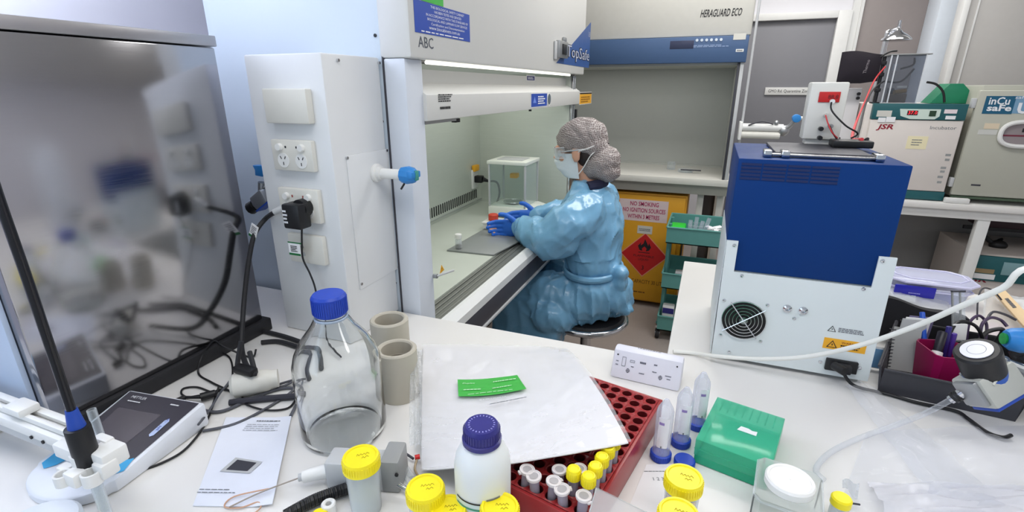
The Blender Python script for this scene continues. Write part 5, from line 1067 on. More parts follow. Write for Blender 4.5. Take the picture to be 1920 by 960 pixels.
p0 = (q0 + q1_) / 2 + ly * .048 + V3((0, 0, .0568)); b.dashes(plane(p0, ux, ly), .05, .004, 1, GI, seed=31, fill=.5)
wpart('diagram', b, GI, dv)
# ------------------------------------------------------------------ front clutter: grey probe box, coil, rods, syringe
c = pz(660, 884, .925)
pr_ = thing('grey_probe', 'light grey block with white nozzle and thin needle lying behind the tall jar', 'probe', (c.x, c.y, Z), radians(17))
b = B(); b.cbox((.012, .006, .025), (.10, .04, .049), LGREY, .004); b.cbox((.066, .01, .03), (.03, .05, .058), GREY, .004); b.cyl((.078, -.0155, .038), (.078, -.0175, .038), .003, m=INK, n=10); b.build('body', LGREY, pr_)
b = B(); b.cyl((-.038, 0, .024), (-.075, -.012, .020), .012, .0095, WPLAS); b.cyl((-.075, -.012, .020), (-.081, -.014, .0195), .006, m=LGREY); b.build('nozzle', WPLAS, pr_)
b = B(); b.tube([(-.08, -.014, .0195), (-.13, -.04, .012), (-.165, -.065, .006)], .0012, M('needle_steel', (170, 160, 150), .3, .6)); b.tube([(-.12, -.034, .014), (-.17, -.045, .006), (-.175, -.062, .003), (-.15, -.062, .003), (-.13, -.05, .003), (-.12, -.062, .003), (-.135, -.085, .003)], .0011, M('peach_wire', (206, 164, 136), .5)); b.build('needle', CHROME, pr_)
b = B(); pts = [pz(x, y, .912) for x, y in ((535, 968), (590, 938), (650, 916))]; sp_ = spline(pts, 12); L_ = len(sp_); coil = []
N_ = 34 * 8; ax = (pts[2] - pts[0]).normalized(); n1 = ax.cross(V3((0, 0, 1))).normalized(); n2 = n1.cross(ax)
for k in range(N_ + 1):
    t = k / N_ * (L_ - 1); i = min(int(t), L_ - 2); p = sp_[i].lerp(sp_[i + 1], t - i); a = 2 * pi * k / 8; coil.append(p + n1 * cos(a) * .0075 + n2 * sin(a) * .0075)
b.tube(coil, .0022, BLACK, 6, 1); b.tube(pts, .0055, DARK, 8)
single('coil_tube', b, BLACK, 'black coiled tube in front of the grey probe at the lower edge', 'tube', pts[1])
b = B(); p, q = pz(722, 893, .92), pz(770, 922, .912); b.cyl(p, q, .0042, m=CHROME, n=12); b.ball(p, .0095, BLACK, 14, 10)
single('steel_rod', b, CHROME, 'short steel rod with black ball end between two yellow lidded jars', 'rod', (q.x, q.y, Z))
b = B(); p, q = pz(740, 850, .91), pz(783, 858, .912); r_ = pz(770, 900, .907); b.cyl(p, r_, .008, m=CLEAR, n=16); b.cyl(pz(742, 838, .913), pz(775, 860, .911), .0022, m=DGREY, n=8); b.cyl(pz(778, 858, .914), pz(787, 856, .914), .0042, m=LRED, n=12); b.tube([pz(783, 858, .912), pz(778, 880, .91), pz(790, 900, .908)], .002, M('brown_tube', (160, 140, 110), .4))
single('syringe', b, CLEAR, 'clear plastic syringe pieces with a red tip left of the white papers', 'syringe', (r_.x, r_.y, Z))
b = B(); p = pz(616, 946, .915); b.shell((p.x, p.y, Z), (p.x, p.y, Z + .018), .0105, .0045, WPLAS, 20); single('white_ring', b, WPLAS, 'small white ring with dark hole beside the black coil at the lower edge', 'ring', (p.x, p.y, Z))
b = B(); p = pz(598, 962, .915); b.lathe([(.001, 0), (.0115, 0), (.012, .002), (.012, .012), (.010, .014), (.001, .014)], Matrix.Translation((p.x, p.y, Z))); single('yellow_stopper', b, YEL, 'tiny yellow cap in front of the black coil at the lower edge', 'cap', (p.x, p.y, Z))
# clear plastic slides near the rack front, white card right of the rack
c4 = [pz(x, y, z) for x, y, z in ((1105, 962, .99), (1200, 985, .955), (1215, 962, .94), (1118, 915, .987))]
b = B().grid(lambda u, v: bil(c4, u, v), 4, 4, None, .0015); b.tube(c4 + c4[:1], .0012, CLEAR, 6, 1); single('clear_slide', b, film('slide_plastic', (240, 236, 238), .2, .7, .08), 'clear plastic strip lying across the front corner of the rack', 'strip', c4[1])
c4 = [pz(x, y, Z) for x, y in ((1165, 985), (1270, 985), (1290, 870), (1212, 872))]
b = B().grid(lambda u, v: bil(c4, u, v) + V3((0, 0, .0012)), 4, 4, None, .001); XX = plane(bil(c4, .45, .72) + V3((0, 0, .0014)), c4[1] - c4[0], c4[3] - c4[0]); b.text('1 2 3 4', XX, .007, INKG); b.dashes(XX @ Matrix.Translation((0, .017, 0)), .045, .003, 1, INK, fill=.3)
single('white_card', b, PAPER, 'white printed card lying right of the dark red rack', 'card', c4[0])
# ------------------------------------------------------------------ right side clutter on the peninsula
ry = thing('black_tray', 'dark grey open tray holding pens and notebooks right of the blue furnace', 'tray', (.55, 1.23, Z))
A_, B_, C_, D_ = [V3(p) for p in ((.388, 1.108, 0), (.602, 1.083, 0), (.725, 1.345, 0), (.488, 1.372, 0))]
b = B(); b.prism([(p.x, p.y) for p in (A_, B_, C_, D_)], .004, Matrix.Translation((0, 0, Z)), BLACK)
def wall(b, p, q, h, m, t=.004, out=.008):
    d = (q - p).normalized(); n = V3((d.y, -d.x, 0))
    vs = [p, q, q - n * t, p - n * t]; top = [v + n * out + V3((0, 0, h)) for v in vs]
    b.loft([[v + V3((0, 0, Z)) for v in vs], [v + V3((0, 0, Z)) for v in top]], m); b.tube([top[0] + V3((0, 0, Z)), top[1] + V3((0, 0, Z))], .003, m, 8, 1)
TG = M('tray_grey', (60, 60, 66), .5)
wall(b, A_, B_, .056, TG); wall(b, B_, C_, .056, BLACK); wall(b, C_, D_, .056, BLACK); wall(b, D_, A_, .056, TG)
wpart('body', b, TG, ry)
# magenta cup with pens
c = pz(1757, 714, Z + .005); c.z = Z + .0045
MAG = M('magenta_plastic', (150, 18, 78), .35)
cu = thing('pen_cup', 'magenta square plastic pen cup standing in the dark tray', 'cup', c, radians(14))
def rsq(h, z, k=.25): return [V3((x_ * h, y_ * h, z)) for x_, y_ in ((-1, -1 + k), (-1 + k, -1), (1 - k, -1), (1, -1 + k), (1, 1 - k), (1 - k, 1), (-1 + k, 1), (-1, 1 - k))]
b = B(); rings = [rsq(.034, 0), rsq(.041, .078), rsq(.0385, .078), rsq(.031, .004)]; n = 8; vs = [p for r in rings for p in r]; fs = [[j * n + i, j * n + (i + 1) % n, (j + 1) * n + (i + 1) % n, (j + 1) * n + i] for j in range(3) for i in range(n)] + [list(range(n))[::-1], [24 + i for i in range(n)]]
b.add(vs, fs); b.build('body', MAG, cu)
def pen(pa, pb, z0, z1, r, m, name, label, cat, tip=None):
    p, q = pz(*pa, z0), pz(*pb, z1); t = thing(name, label, cat, p)
    b = B(); b.cyl(p, q, r, m=m, n=14, bev=r * .3); wpart('barrel', b, m, t)
    if tip: d = (q - p).normalized(); b = B(); b.cyl(p - d * .012, p + d * .02, r * 1.15, m=tip, n=14, bev=.001); wpart('cap', b, tip, t)
pen((1735, 668), (1729, 585), .945, 1.03, .0052, M('pen_blue', (40, 90, 200), .35), 'pen', 'bright blue pen standing upright in the magenta cup', 'pen')
pen((1753, 676), (1768, 622), .955, 1.01, .0085, M('marker_black', (32, 30, 40), .35), 'marker', 'thick black marker with white end standing in the magenta cup', 'marker', WPLAS)
pen((1768, 670), (1780, 612), .95, 1.02, .0052, M('pen_navy', (48, 40, 120), .35), 'pen', 'dark violet pen in the magenta cup right of the black marker', 'pen')
pen((1778, 668), (1790, 625), .95, 1.005, .005, M('pen_violet', (80, 50, 150), .35), 'pen', 'violet pen at the right side of the magenta cup', 'pen')
b = B(); p, q = pz(1798, 640, .97), pz(1788, 545, 1.075); X = plane(p, ray(1900, 600) - ray(1850, 600), q - p); l = (q - p).length
b.box((-.014, 0, 0), (.014, l, .002), CLEAR, X=X); b.box((-.015, l - .004, -.001), (.015, l, .003), DGREY, X=X); b.box((-.015, 0, -.0005), (-.012, l, .0025), GREY, X=X); b.box((.002, 0, -.0005), (.005, l, .0025), GREY, X=X)
single('plastic_ruler', b, CLEAR, 'clear grey striped plastic strip sticking up behind the magenta cup', 'strip', p)
b = B(); p = pz(1797, 622, 1.0); b.box((-.016, -.018, 0), (.016, .018, .004), WPLAS, .002, X=plane(p, ray(1900, 600) - ray(1850, 600), V3((0, .2, 1)))); single('white_tag', b, WPLAS, 'small white square tag among the cables behind the magenta cup', 'tag', p)
# notebooks between furnace and cup
nb = thing('notebook', 'grey spiral notebook standing in the dark tray beside the blue furnace', 'notebook', (.44, 1.2, Z + .005))
p, q = pz(1660, 690, Z + .006), pz(1716, 700, Z + .006); ux = (q - p).normalized(); up_ = V3((-.12, .32, 1)); XN = plane(p, ux, up_); wN, hN = (q - p).length, .095
b = B(); b.box((.006, 0, -.006), (wN, hN, 0), M('notebook_paper', (206, 206, 200), .6), .001, X=XN); b.box((.004, 0, 0), (wN, hN, .001), M('notebook_cover', (176, 176, 174), .5), X=XN); wpart('pages', b, GREY, nb)
b = B(XN)
for i in range(12): b.torus((0, 0, 0), .006, .0009, DGREY, 14, 5, Matrix.Translation((.004, .006 + i * .0075, -.003)) @ Matrix.Rotation(pi / 2, 4, 'X'))
wpart('spiral', b, DGREY, nb)
b = B(XN); b.box((-.03, -.002, .004), (-.004, .04, .006), M('card_blue', (110, 160, 206), .5)); b.box((-.034, -.004, .0025), (-.0, .045, .004), PAPER); single('blue_card', b, PAPER, 'small blue and white card leaning beside the spiral notebook', 'card', p)
b = B(); p, q = pz(1700, 668, .93), pz(1722, 600, 1.02); XX = plane(p, q - p, V3((1, .2, .3))); 
for i in range(3): b.box((0, -.03 + i * .012, i * .01), ((q - p).length, .02 + i * .012, i * .01 + .003), (LGREY, PAPER, M('violet_grey', (110, 104, 140), .5))[i], .001, X=XX)
single('booklet_stack', b, LGREY, 'thin grey and white booklets leaning behind the spiral notebook', 'booklets', p)
# black bag behind the tray
b = B(); p = pz(1722, 600, .99)
b.grid(lambda u, v: (.44 + .19 * u, 1.40 - .012 * sin(pi * u) * (1 - v), Z + .105 * v * (1 - .3 * u) + .004 * sin(u * 9) * v), 14, 8, None, .02)
single('black_folder', b, M('black_cloth', (30, 30, 36), .75, bump=.1, scale=120), 'black cloth folder standing upright behind the tray of pens', 'folder', (.55, 1.40, Z))
# lunch box
z_top = hgt((.70, 1.72, 0), 489)
lb = thing('storage_box', 'clear plastic food box with bright blue clip on the far edge of the bench', 'box', (.66, 1.755, Z))
x0b, x1b, y0b, y1b = .560, .765, 1.69, 1.82
CB = film('box_plastic', (236, 238, 250), .22, .8, .1, (222, 224, 240)); CR = M('box_rim', (208, 208, 238), .3)
b = B(); r8 = lambda k, z: [V3((x, y, z)) for x, y in ((x0b + k, y0b + .03 + k), (x0b + .03 + k, y0b + k), (x1b - .03 - k, y0b + k), (x1b - k, y0b + .03 + k), (x1b - k, y1b - .03 - k), (x1b - .03 - k, y1b - k), (x0b + .03 + k, y1b - k), (x0b + k, y1b - .03 - k))]
b.loft([r8(.012, Z), r8(.002, Z + .055)]); wpart('body', b, CB, lb)
b = B(); b.loft([r8(-.004, Z + .056), r8(-.004, Z + .064), r8(.006, Z + .067)], CB); b.tube(r8(-.004, Z + .060) + r8(-.004, Z + .060)[:1], .004, CR, 8, 1); b.tube(r8(.014, Z + .067) + r8(.014, Z + .067)[:1], .003, CR, 8, 1); b.tube(r8(.001, Z + .035) + r8(.001, Z + .035)[:1], .0025, CR, 8, 1); wpart('lid', b, CB, lb)
b = B(); xc = pY(1718, 525, y0b).x; b.box((xc - .05, y0b - .012, Z + .018), (xc + .05, y0b - .006, Z + .052), M('clip_blue', (36, 36, 170), .35), .003); b.dashes(FY(xc, y0b - .0125, Z + .03), .03, .006, 1, M('pale_violet_ink', (150, 150, 230), .4)); wpart('clip', b, LBLUE, lb)
# clear bag with small bottle
bb_ = pz(1668, 553, Z + .012)
sbt = thing('bagged_bottle', 'small white capped bottle in a clear plastic bag behind the black folder', 'bottle', (bb_.x, bb_.y, Z))
b = B(); b.cyl(bb_, bb_ + V3((.06, -.012, 0)), .011, m=M('bottle_pale', (214, 222, 228), .35), n=16, bev=.002); b.cyl(bb_ + V3((-.022, .004, 0)), bb_ + V3((-.001, 0, 0)), .0115, m=WPLAS, n=16, bev=.002); wpart('bottle', b, WPLAS, sbt)
cc = [pz(1650, 580, Z), pz(1782, 590, Z), pz(1775, 556, Z), pz(1665, 540, Z)]
b = B().grid(lambda u, v: bil(cc, u, v) + V3((0, 0, .002 + .026 * sin(pi * v) ** .7 * max(0, 1 - u) ** .5 + .006 * abs(noise.noise(V3((u * 7, v * 7, 5)))))), 22, 10); wpart('bag', b, film('bag_clear', (240, 242, 244), .25, .7, .1, (225, 228, 232), .4, 80), sbt)
# beige cards in clear bag and wooden stick at right
cc = [pz(1836, 640, Z), pz(1925, 655, Z), pz(1915, 585, Z), pz(1838, 566, Z)]
cd_ = thing('card_bag', 'beige cards in a clear plastic bag at the right edge of the bench', 'bag', cc[0])
b = B().grid(lambda u, v: bil(cc, .08 + u * .84, .08 + v * .84) + V3((0, 0, .012 + .02 * v)), 6, 4, None, .004); b.grid(lambda u, v: bil(cc, .15 + u * .75, .02 + v * .3) + V3((0, 0, .02)), 4, 2, M('pink_card', (226, 196, 196), .6), .003); wpart('card', b, M('beige_card', (226, 210, 190), .6), cd_)
b = B().grid(lambda u, v: bil(cc, u, v) + V3((0, 0, .022 + .02 * v + .006 * noise.noise(V3((u * 8, v * 8, 8))))), 14, 10); wpart('bag', b, film('bag_clear'), cd_)
b = B(); b.tube([pz(1832, 600, .93), pz(1834, 560, .98), pz(1843, 541, 1.0), pz(1862, 545, .99), pz(1880, 565, .96)], .002, DGREY); single('wire_loop', b, DGREY, 'thin grey wire loop standing above the beige cards', 'wire', pz(1832, 600, .93))
b = B(); p, q = pz(1872, 548, .96), pz(1935, 618, .955); XX = plane(p, q - p, V3((.5, 1, .2))); b.box((0, -.012, 0), ((q - p).length, .012, .012), M('wood_stick', (220, 192, 150), .6), .002, X=XX); b.dashes(XX @ Matrix.Translation(((q - p).length * .45, 0, .0122)), .07, .008, 1, DGREY, seed=4, fill=.9); single('wooden_ruler', b, CREAM, 'pale wooden ruler lying over the beige cards at the right edge', 'ruler', p)
# tangle of cables in tray
def cab(pts, r, m, name, label): 
    P = [pz(*p) for p in pts]; return single(name, B().tube(P, r, m), m, label, 'cable', P[0])
cab([(1790, 660, .96), (1782, 625, 1.0), (1800, 603, 1.02), (1830, 612, 1.01), (1842, 640, .97), (1822, 662, .95), (1800, 655, .955)], .0036, BLACK, 'coiled_cable', 'black coiled cable lying above the dial of the grey regulator')
cab([(1812, 640, .96), (1818, 605, 1.0), (1836, 592, 1.01), (1850, 610, .99), (1846, 650, .95)], .003, M('plum_cable', (62, 44, 78), .45), 'plum_cable', 'dark plum cable looping upright behind the coiled black cable')
cab([(1838, 655, .95), (1840, 612, 1.0), (1856, 596, 1.01), (1876, 600, 1.0), (1888, 612, .99)], .0034, M('plum_cable'), 'violet_cable', 'dark violet cable arching towards the blue tap')
cab([(1835, 640, .97), (1852, 622, .99), (1880, 618, 1.0), (1868, 640, .97), (1852, 655, .95), (1880, 680, .93)], .0046, BLACK, 'thick_cable', 'thick black cable looping below the blue tap')
cab([(1850, 600, .98), (1862, 585, .99), (1885, 590, .98), (1905, 600, .97)], .003, DGREY, 'slate_loop', 'slate cable lying on the beige cards')
b = B(); p, q = pz(1826, 672, .965), pz(1852, 690, .955); b.cyl(p, q, .010, .008, M('wine_plastic', (146, 34, 70), .4), 14); single('wine_plug', b, MAG, 'wine red connector lying behind the regulator dial', 'connector', p)
# ------------------------------------------------------------------ gas taps at right, on a column just outside the picture
sc2 = thing('gas_tap_column', 'white column with blue gas tap and grey dial regulator at the right edge', 'column', (.80, .93, Z))
wpart('body', B().box((.70, .83, Z), (.90, 1.04, 1.57), None, .004), COLW, sc2)
Pb = pz(1858, 727, 1.03); vr = V3((cos(PS), sin(PS), 0)); vu = V3((-sin(PS) * .5, cos(PS) * .5, .86)).normalized()
XR2 = plane(Pb, vr, vu) @ Matrix.Rotation(radians(27), 4, 'Z')
b = B(XR2); b.box((-.032, -.022, -.03), (.040, .030, .026), M('regulator_grey', (186, 187, 180), .4, .25), .006); b.box((-.040, -.014, -.02), (-.030, .028, .02), ALU, .003); b.box((-.02, .030, -.02), (.038, .036, .02), ALU, .003); b.tube([(-.015, .014, .0265), (-.008, .018, .0275), (.006, .017, .0275)], .0018, M('pale_mark', (200, 200, 190), .5)); b.box((-.028, -.0275, -.025), (.04, -.022, .02), LBLUE, .001)
b.tube([(.035, .0, 0), (.06, .02, -.02)], .012, ALU, 12)
wpart('regulator_body', b, ALU, sc2)
k0 = pz(1848, 706, 1.045); k1 = k0 + V3((0, 0, .050)) - vr * .030
b = B(); d_ = (k1 - k0); L_ = d_.length; b.lathe([(.026, 0), (.029, .002), (.0295, L_ * .22)], frame(k0, k1), M('band_blue', (44, 90, 180), .4), 28); b.lathe([(.0295, L_ * .22), (.030, L_ * .5), (.031, L_ * .94), (.028, L_), (.001, L_)], frame(k0, k1), BLACK, 28); wpart('dial_knob', b, BLACK, sc2)
b = B(); b.lathe([(.001, L_ + .0003), (.021, L_ + .0003), (.021, L_ + .0016), (.001, L_ + .0018)], frame(k0, k1), M('dial_white', (226, 226, 236), .35), 28); b.torus((0, 0, L_ + .0016), .012, .0005, GREY, 24, 4, frame(k0, k1)); wpart('dial_face', b, WPLAS, sc2)
f0, f1 = pz(1812, 732, 1.02), pz(1782, 750, .995)
b = B(); b.cyl(f0, f0.lerp(f1, .4), .0085, m=CHROME, n=12); b.cyl(f0.lerp(f1, .45), f0.lerp(f1, .6), .0095, m=BLACK, n=12); b.cyl(f0.lerp(f1, .65), f0.lerp(f1, .8), .0095, m=BLACK, n=12); b.cyl(f0, f1, .007, m=CHROME, n=12); wpart('hose_fitting', b, CHROME, sc2)
t0 = pz(1898, 636, 1.095)
b = B(); fr = frame(t0 + V3((.012, 0, 0)), t0 - V3((.1, .01, 0))); b.lathe([(.012, -.022), (.019, -.018), (.0215, 0), (.019, .016), (.014, .022), (.001, .022)], fr, BLUEV, 10); b.lathe([(.001, .0225), (.009, .0225), (.010, .026), (.005, .027), (.001, .026)], fr, M('ring_green', (30, 150, 70), .35), 16); wpart('tap_knob', b, BLUEV, sc2)
b = B(); b.cyl(t0 + V3((.03, .0, 0)), (.70, t0.y, t0.z), .0125, m=WPLAS, n=18); b.cyl((.685, t0.y, t0.z), (.70, t0.y, t0.z), .022, m=WPLAS); p, q = pz(1905, 662, 1.06), pz(1935, 692, 1.04); b.tube([t0 + V3((.03, 0, -.01)), p, q], .010, BLACK, 10); b.cyl(pz(1900, 682, 1.04), pz(1930, 690, 1.04), .012, m=CHROME, n=14); b.tube([XR2 @ V3((.058, .018, -.018)), (.66, .92, 1.03), (.70, .92, 1.03)], .009, ALU, 10); wpart('spout', b, WPLAS, sc2)
# hoses
b = B(); b.tube([pz(1262, 659, .9062), pz(1300, 662, .9062), pY(1345, 668, 1.100), pY(1420, 673, 1.090), pY(1510, 669, 1.065), pY(1610, 648, 1.02), pY(1710, 614, .98), pY(1800, 575, .94), pY(1880, 540, .91), pY(1960, 500, .90), V3((.694, .93, 1.24))], .0046, M('hose_white', (232, 232, 226), .4), 12)
single('white_hose', b, WPLAS, 'white hose running from the bench past the blue furnace up to the right edge', 'hose', pz(1345, 667, Z))
b = B(); b.tube([f1, pz(1735, 775, .955), pz(1685, 795, .925), pz(1610, 822, .910), pz(1555, 850, .908), pz(1530, 880, .908), pz(1545, 900, .907)], .0047, film('hose_clear', (248, 249, 251), .10, .5, .1, (236, 238, 242)), 12)
single('clear_hose', b, CLEAR, 'clear hose running from the grey regulator down across the bench', 'hose', pz(1610, 822, Z))
b = B(); p = V3(pY(1578, 692, Y - .03)); b.cyl(p + V3((-.012, .012, 0)), p + V3((.004, -.01, 0)), .009, m=BLACK, n=12); b.tube([p, pz(1600, 722, .912), pz(1660, 738, .9045), pz(1720, 755, .9045), pz(1790, 770, .9045), pz(1815, 785, .9045), pz(1850, 810, .9045), pz(1880, 820, .905), pz(1896, 816, .907)], .0034, BLACK, 10); fpow = single('furnace_cable', b, BLACK, 'black power cord running from the furnace inlet along the tray front', 'cable', pz(1720, 755, Z))
# clear plastic sheets lower right
cc = [pz(1560, 985, Z), pz(1985, 985, Z), pz(1950, 800, Z), pz(1625, 812, Z)]
def sheet(u, v): return bil(cc, u, v) + V3((0, 0, .003 + .012 * abs(noise.noise(V3((u * 3 + v * 4, v * 2 - u * 2, 7)))) + .004 * abs(noise.noise(V3((u * 9, v * 9, 1))))))
b = B().grid(sheet, 40, 26); single('plastic_sheet', b, film('sheet_film', (248, 249, 251), .10, .38, .12, (238, 239, 244), .3, 30), 'large clear plastic sheet lying at the lower right of the bench', 'sheet', bil(cc, .5, .5))
cc2 = [pz(1660, 985, Z), pz(1985, 985, Z), pz(1985, 915, Z), pz(1625, 908, Z)]
b = B().grid(lambda u, v: bil(cc2, u, v) + V3((0, 0, .017 + .014 * noise.noise(V3((u * 4, v * 5, 2))) - .012 * v * v)), 30, 14); single('white_wrap', b, film('wrap_film', (248, 248, 250), .42, .75, .2, (238, 238, 244), .3, 20), 'folded white plastic wrap at the lower right corner', 'wrap', bil(cc2, .5, .5))
b = B(); p0_, p1_ = pz(1608, 728, Z), pz(1850, 985, Z); wv = V3((.05, .02, 0)); b.grid(lambda u, v: p0_.lerp(p1_, v) + wv * (u - .5) * (1 + v) + V3((0, 0, .006 + .014 * abs(noise.noise(V3((u * 3, v * 6, 4)))) + .006 * sin(pi * u))), 10, 30); single('clear_strip', b, film('sheet_film'), 'long clear plastic sleeve lying diagonally in front of the tray', 'sleeve', p0_.lerp(p1_, .5))
p = pz(1578, 936, .94); st2 = thing('yellow_vial', 'small clear vial with yellow cap at the lower edge right of the square jar', 'vial', (p.x, p.y, Z))
b = B(); b.lathe([(.001, 0), (.011, .001), (.012, .004), (.012, .036), (.010, .036), (.0105, .005), (.001, .003)], None, None, 20); b.build('body', JB, st2)
b = B(); b.lathe([(.0120, .030), (.0135, .031), (.0135, .041), (.0115, .0435), (.001, .0432)], None, YEL, 28); b.build('cap', YEL, st2)
b = B(); cc3 = [pz(1580, 915, .93), pz(1608, 935, .92), pz(1612, 905, .93), pz(1580, 900, .94)]; b.grid(lambda u, v: bil(cc3, u, v) + V3((0, 0, .004 * sin(u * 6))), 6, 4, None, .0008); b.tube([pz(1592, 943, .915), pz(1612, 946, .912)], .0015, DGREY); single('plastic_scrap', b, film('bag_clear'), 'clear plastic scrap with a dark tip behind the yellow capped vial', 'scrap', cc3[0])
# ------------------------------------------------------------------ teal trolley
TR = M('teal_trolley_enamel', (92, 150, 144), .45)
tx0, tx1, ty0, ty1 = -.172, .165, 2.935, 3.30
tr = thing('trolley', 'teal three tier trolley on casters in front of the yellow cabinet', 'trolley', ((tx0 + tx1) / 2, (ty0 + ty1) / 2, 0))
zr = [.73, hgt((tx0, ty0, 0), 512), hgt((tx0, ty0, 0), 592)]
for z in zr:
    b = B(); t = .006; h = .095
    b.box((tx0, ty0, z - h), (tx1, ty1, z - h + .006)); b.box((tx0, ty0, z - h), (tx1, ty0 + t, z)); b.box((tx0, ty1 - t, z - h), (tx1, ty1, z)); b.box((tx0, ty0 + t, z - h), (tx0 + t, ty1 - t, z)); b.box((tx1 - t, ty0 + t, z - h), (tx1, ty1 - t, z))
    b.tube([(tx0, ty0, z), (tx1, ty0, z), (tx1, ty1, z), (tx0, ty1, z), (tx0, ty0, z)], .006, TR, 8, 1); wpart('basket', b, TR, tr)
for y in (ty0 + .10, ty1 - .10):
    for x in (tx0 + .012, tx1 - .012):
        B().cyl((x, y, .10), (x, y, .73), .011, m=TR, n=14).build('upright', TR, tr, world=True)
b = B(); b.tube([(tx0, ty0 + .02, .105), (tx1, ty0 + .02, .105), (tx1, ty1 - .02, .105), (tx0, ty1 - .02, .105), (tx0, ty0 + .02, .105)], .012, TR, 10, 1)
wpart('base_frame', b, TR, tr)
for x in (tx0 + .005, tx1 - .005):
    for y in (ty0 + .03, ty1 - .03):
        b = B(); b.cyl((x - .012, y, .032), (x + .012, y, .032), .032, m=DARK, n=20, bev=.004); b.cyl((x - .0135, y, .032), (x + .0135, y, .032), .017, m=CHROME, n=16); b.box((x - .017, y - .01, .03), (x - .0135, y + .014, .085), CHROME, .002); b.box((x - .017, y - .014, .07), (x + .017, y + .016, .092), CHROME, .003); wpart('caster', b, DARK, tr)
zt1 = .73 - .095 + .007
b = B(); b.box((tx0 + .012, ty0 + .06, zt1), (tx0 + .10, ty0 + .2, zt1 + .075), None, .01); single('green_pack', b, M('bright_green_plastic', (40, 200, 60), .4), 'bright green plastic pack in the top tier of the teal trolley', 'pack', (tx0 + .05, ty0 + .1, zt1))
b = B()
for i in range(4): x = tx0 + .125 + i * .022; b.cyl((x, ty0 + .07, zt1), (x + .01 + .012 * (i - 1), ty0 + .10, zt1 + .12 + .02 * (i % 2)), .011, m=FT, n=12)
b.box((tx0 + .112, ty0 + .04, zt1), (tx0 + .21, ty0 + .045, zt1 + .10), CLEAR); b.box((tx0 + .112, ty0 + .13, zt1), (tx0 + .21, ty0 + .135, zt1 + .10), CLEAR); b.box((tx0 + .112, ty0 + .045, zt1), (tx0 + .114, ty0 + .13, zt1 + .10), CLEAR); b.box((tx0 + .208, ty0 + .045, zt1), (tx0 + .21, ty0 + .13, zt1 + .10), CLEAR)
tag(single('tube_box', b, CLEAR, 'clear open box of plastic tubes in the top tier of the teal trolley', 'box', (tx0 + .16, ty0 + .09, zt1)))
b = B()
for i in range(7): x, y = tx0 + .225 + R.random() * .06, ty0 + .05 + R.random() * .12; X = Matrix.Translation((x, y, zt1 + .055 + i * .005)) @ Matrix.Rotation(R.random() * 3, 4, 'Z') @ Matrix.Rotation(R.uniform(-.3, .3), 4, 'X'); b.box((-.03, -.012, 0), (.03, .012, .003), PAPER, X=X)
b.box((tx0 + .22, ty0 + .03, zt1), (tx0 + .32, ty0 + .2, zt1 + .058), LGREY, .004)
single('paper_packs', b, PAPER, 'heap of small white paper packets on the top tier of the teal trolley', 'packets', (tx0 + .27, ty0 + .1, zt1), kind='stuff')
zt3 = zr[2] - .095 + .007; b = B(); b.box((tx0 + .02, ty0 + .03, zt3), (tx0 + .09, ty0 + .08, zt3 + .15), WPLAS, .006); b.box((tx0 + .022, ty0 + .028, zt3 + .10), (tx0 + .088, ty0 + .032, zt3 + .135), NAVY); single('white_carton', b, WPLAS, 'white carton with navy band in the bottom tier of the teal trolley', 'carton', (tx0 + .05, ty0 + .05, zt3))
zt2 = zr[1] - .095 + .007; b = B(); b.box((tx0 + .07, ty0 + .04, zt2), (tx0 + .16, ty0 + .1, zt2 + .09), LGREY, .006); single('grey_packet', b, LGREY, 'pale grey packet in the middle tier of the teal trolley', 'packet', (tx0 + .1, ty0 + .07, zt2))
# ------------------------------------------------------------------ stool
SX, SY, SZ = -.455, 2.16, .475
so = thing('lab_stool', 'round lab stool with chrome rim on casters under the seated person', 'stool', (SX, SY, 0))
b = B(); b.lathe([(.001, SZ - .045), (.17, SZ - .045), (.182, SZ - .03), (.182, SZ - .012), (.17, SZ), (.001, SZ)], Matrix.Translation((SX, SY, 0)), DARK, 44); wpart('seat', b, DARK, so)
b = B(); b.torus((SX, SY, SZ - .024), .184, .015, CHROME, 56, 12); wpart('seat_rim', b, CHROME, so)
b = B(); b.cyl((SX, SY, .11), (SX, SY, SZ - .045), .025, m=CHROME); b.cyl((SX, SY, .09), (SX, SY, .24), .034, m=DGREY); wpart('post', b, CHROME, so)
for k in range(5):
    a = 2 * pi * k / 5 + .35; e = V3((SX + .27 * cos(a), SY + .27 * sin(a), .075)); s_ = V3((SX, SY, .105))
    B().tube([s_, s_.lerp(e, .5) + V3((0, 0, .004)), e], .018, CHROME, 10).build('leg', CHROME, so, world=True)
    b = B(); n_ = V3((-sin(a), cos(a), 0)); c_ = e - V3((0, 0, .045)); b.cyl(c_ - n_ * .022, c_ - n_ * .006, .029, m=BLACK, n=20, bev=.004); b.cyl(c_ + n_ * .006, c_ + n_ * .022, .029, m=BLACK, n=20, bev=.004); b.cyl(c_ - n_ * .006, c_ + n_ * .006, .012, m=GREY, n=12); b.cyl(c_ + V3((0, 0, .015)), e, .009, m=CHROME, n=10); wpart('caster', b, BLACK, so)
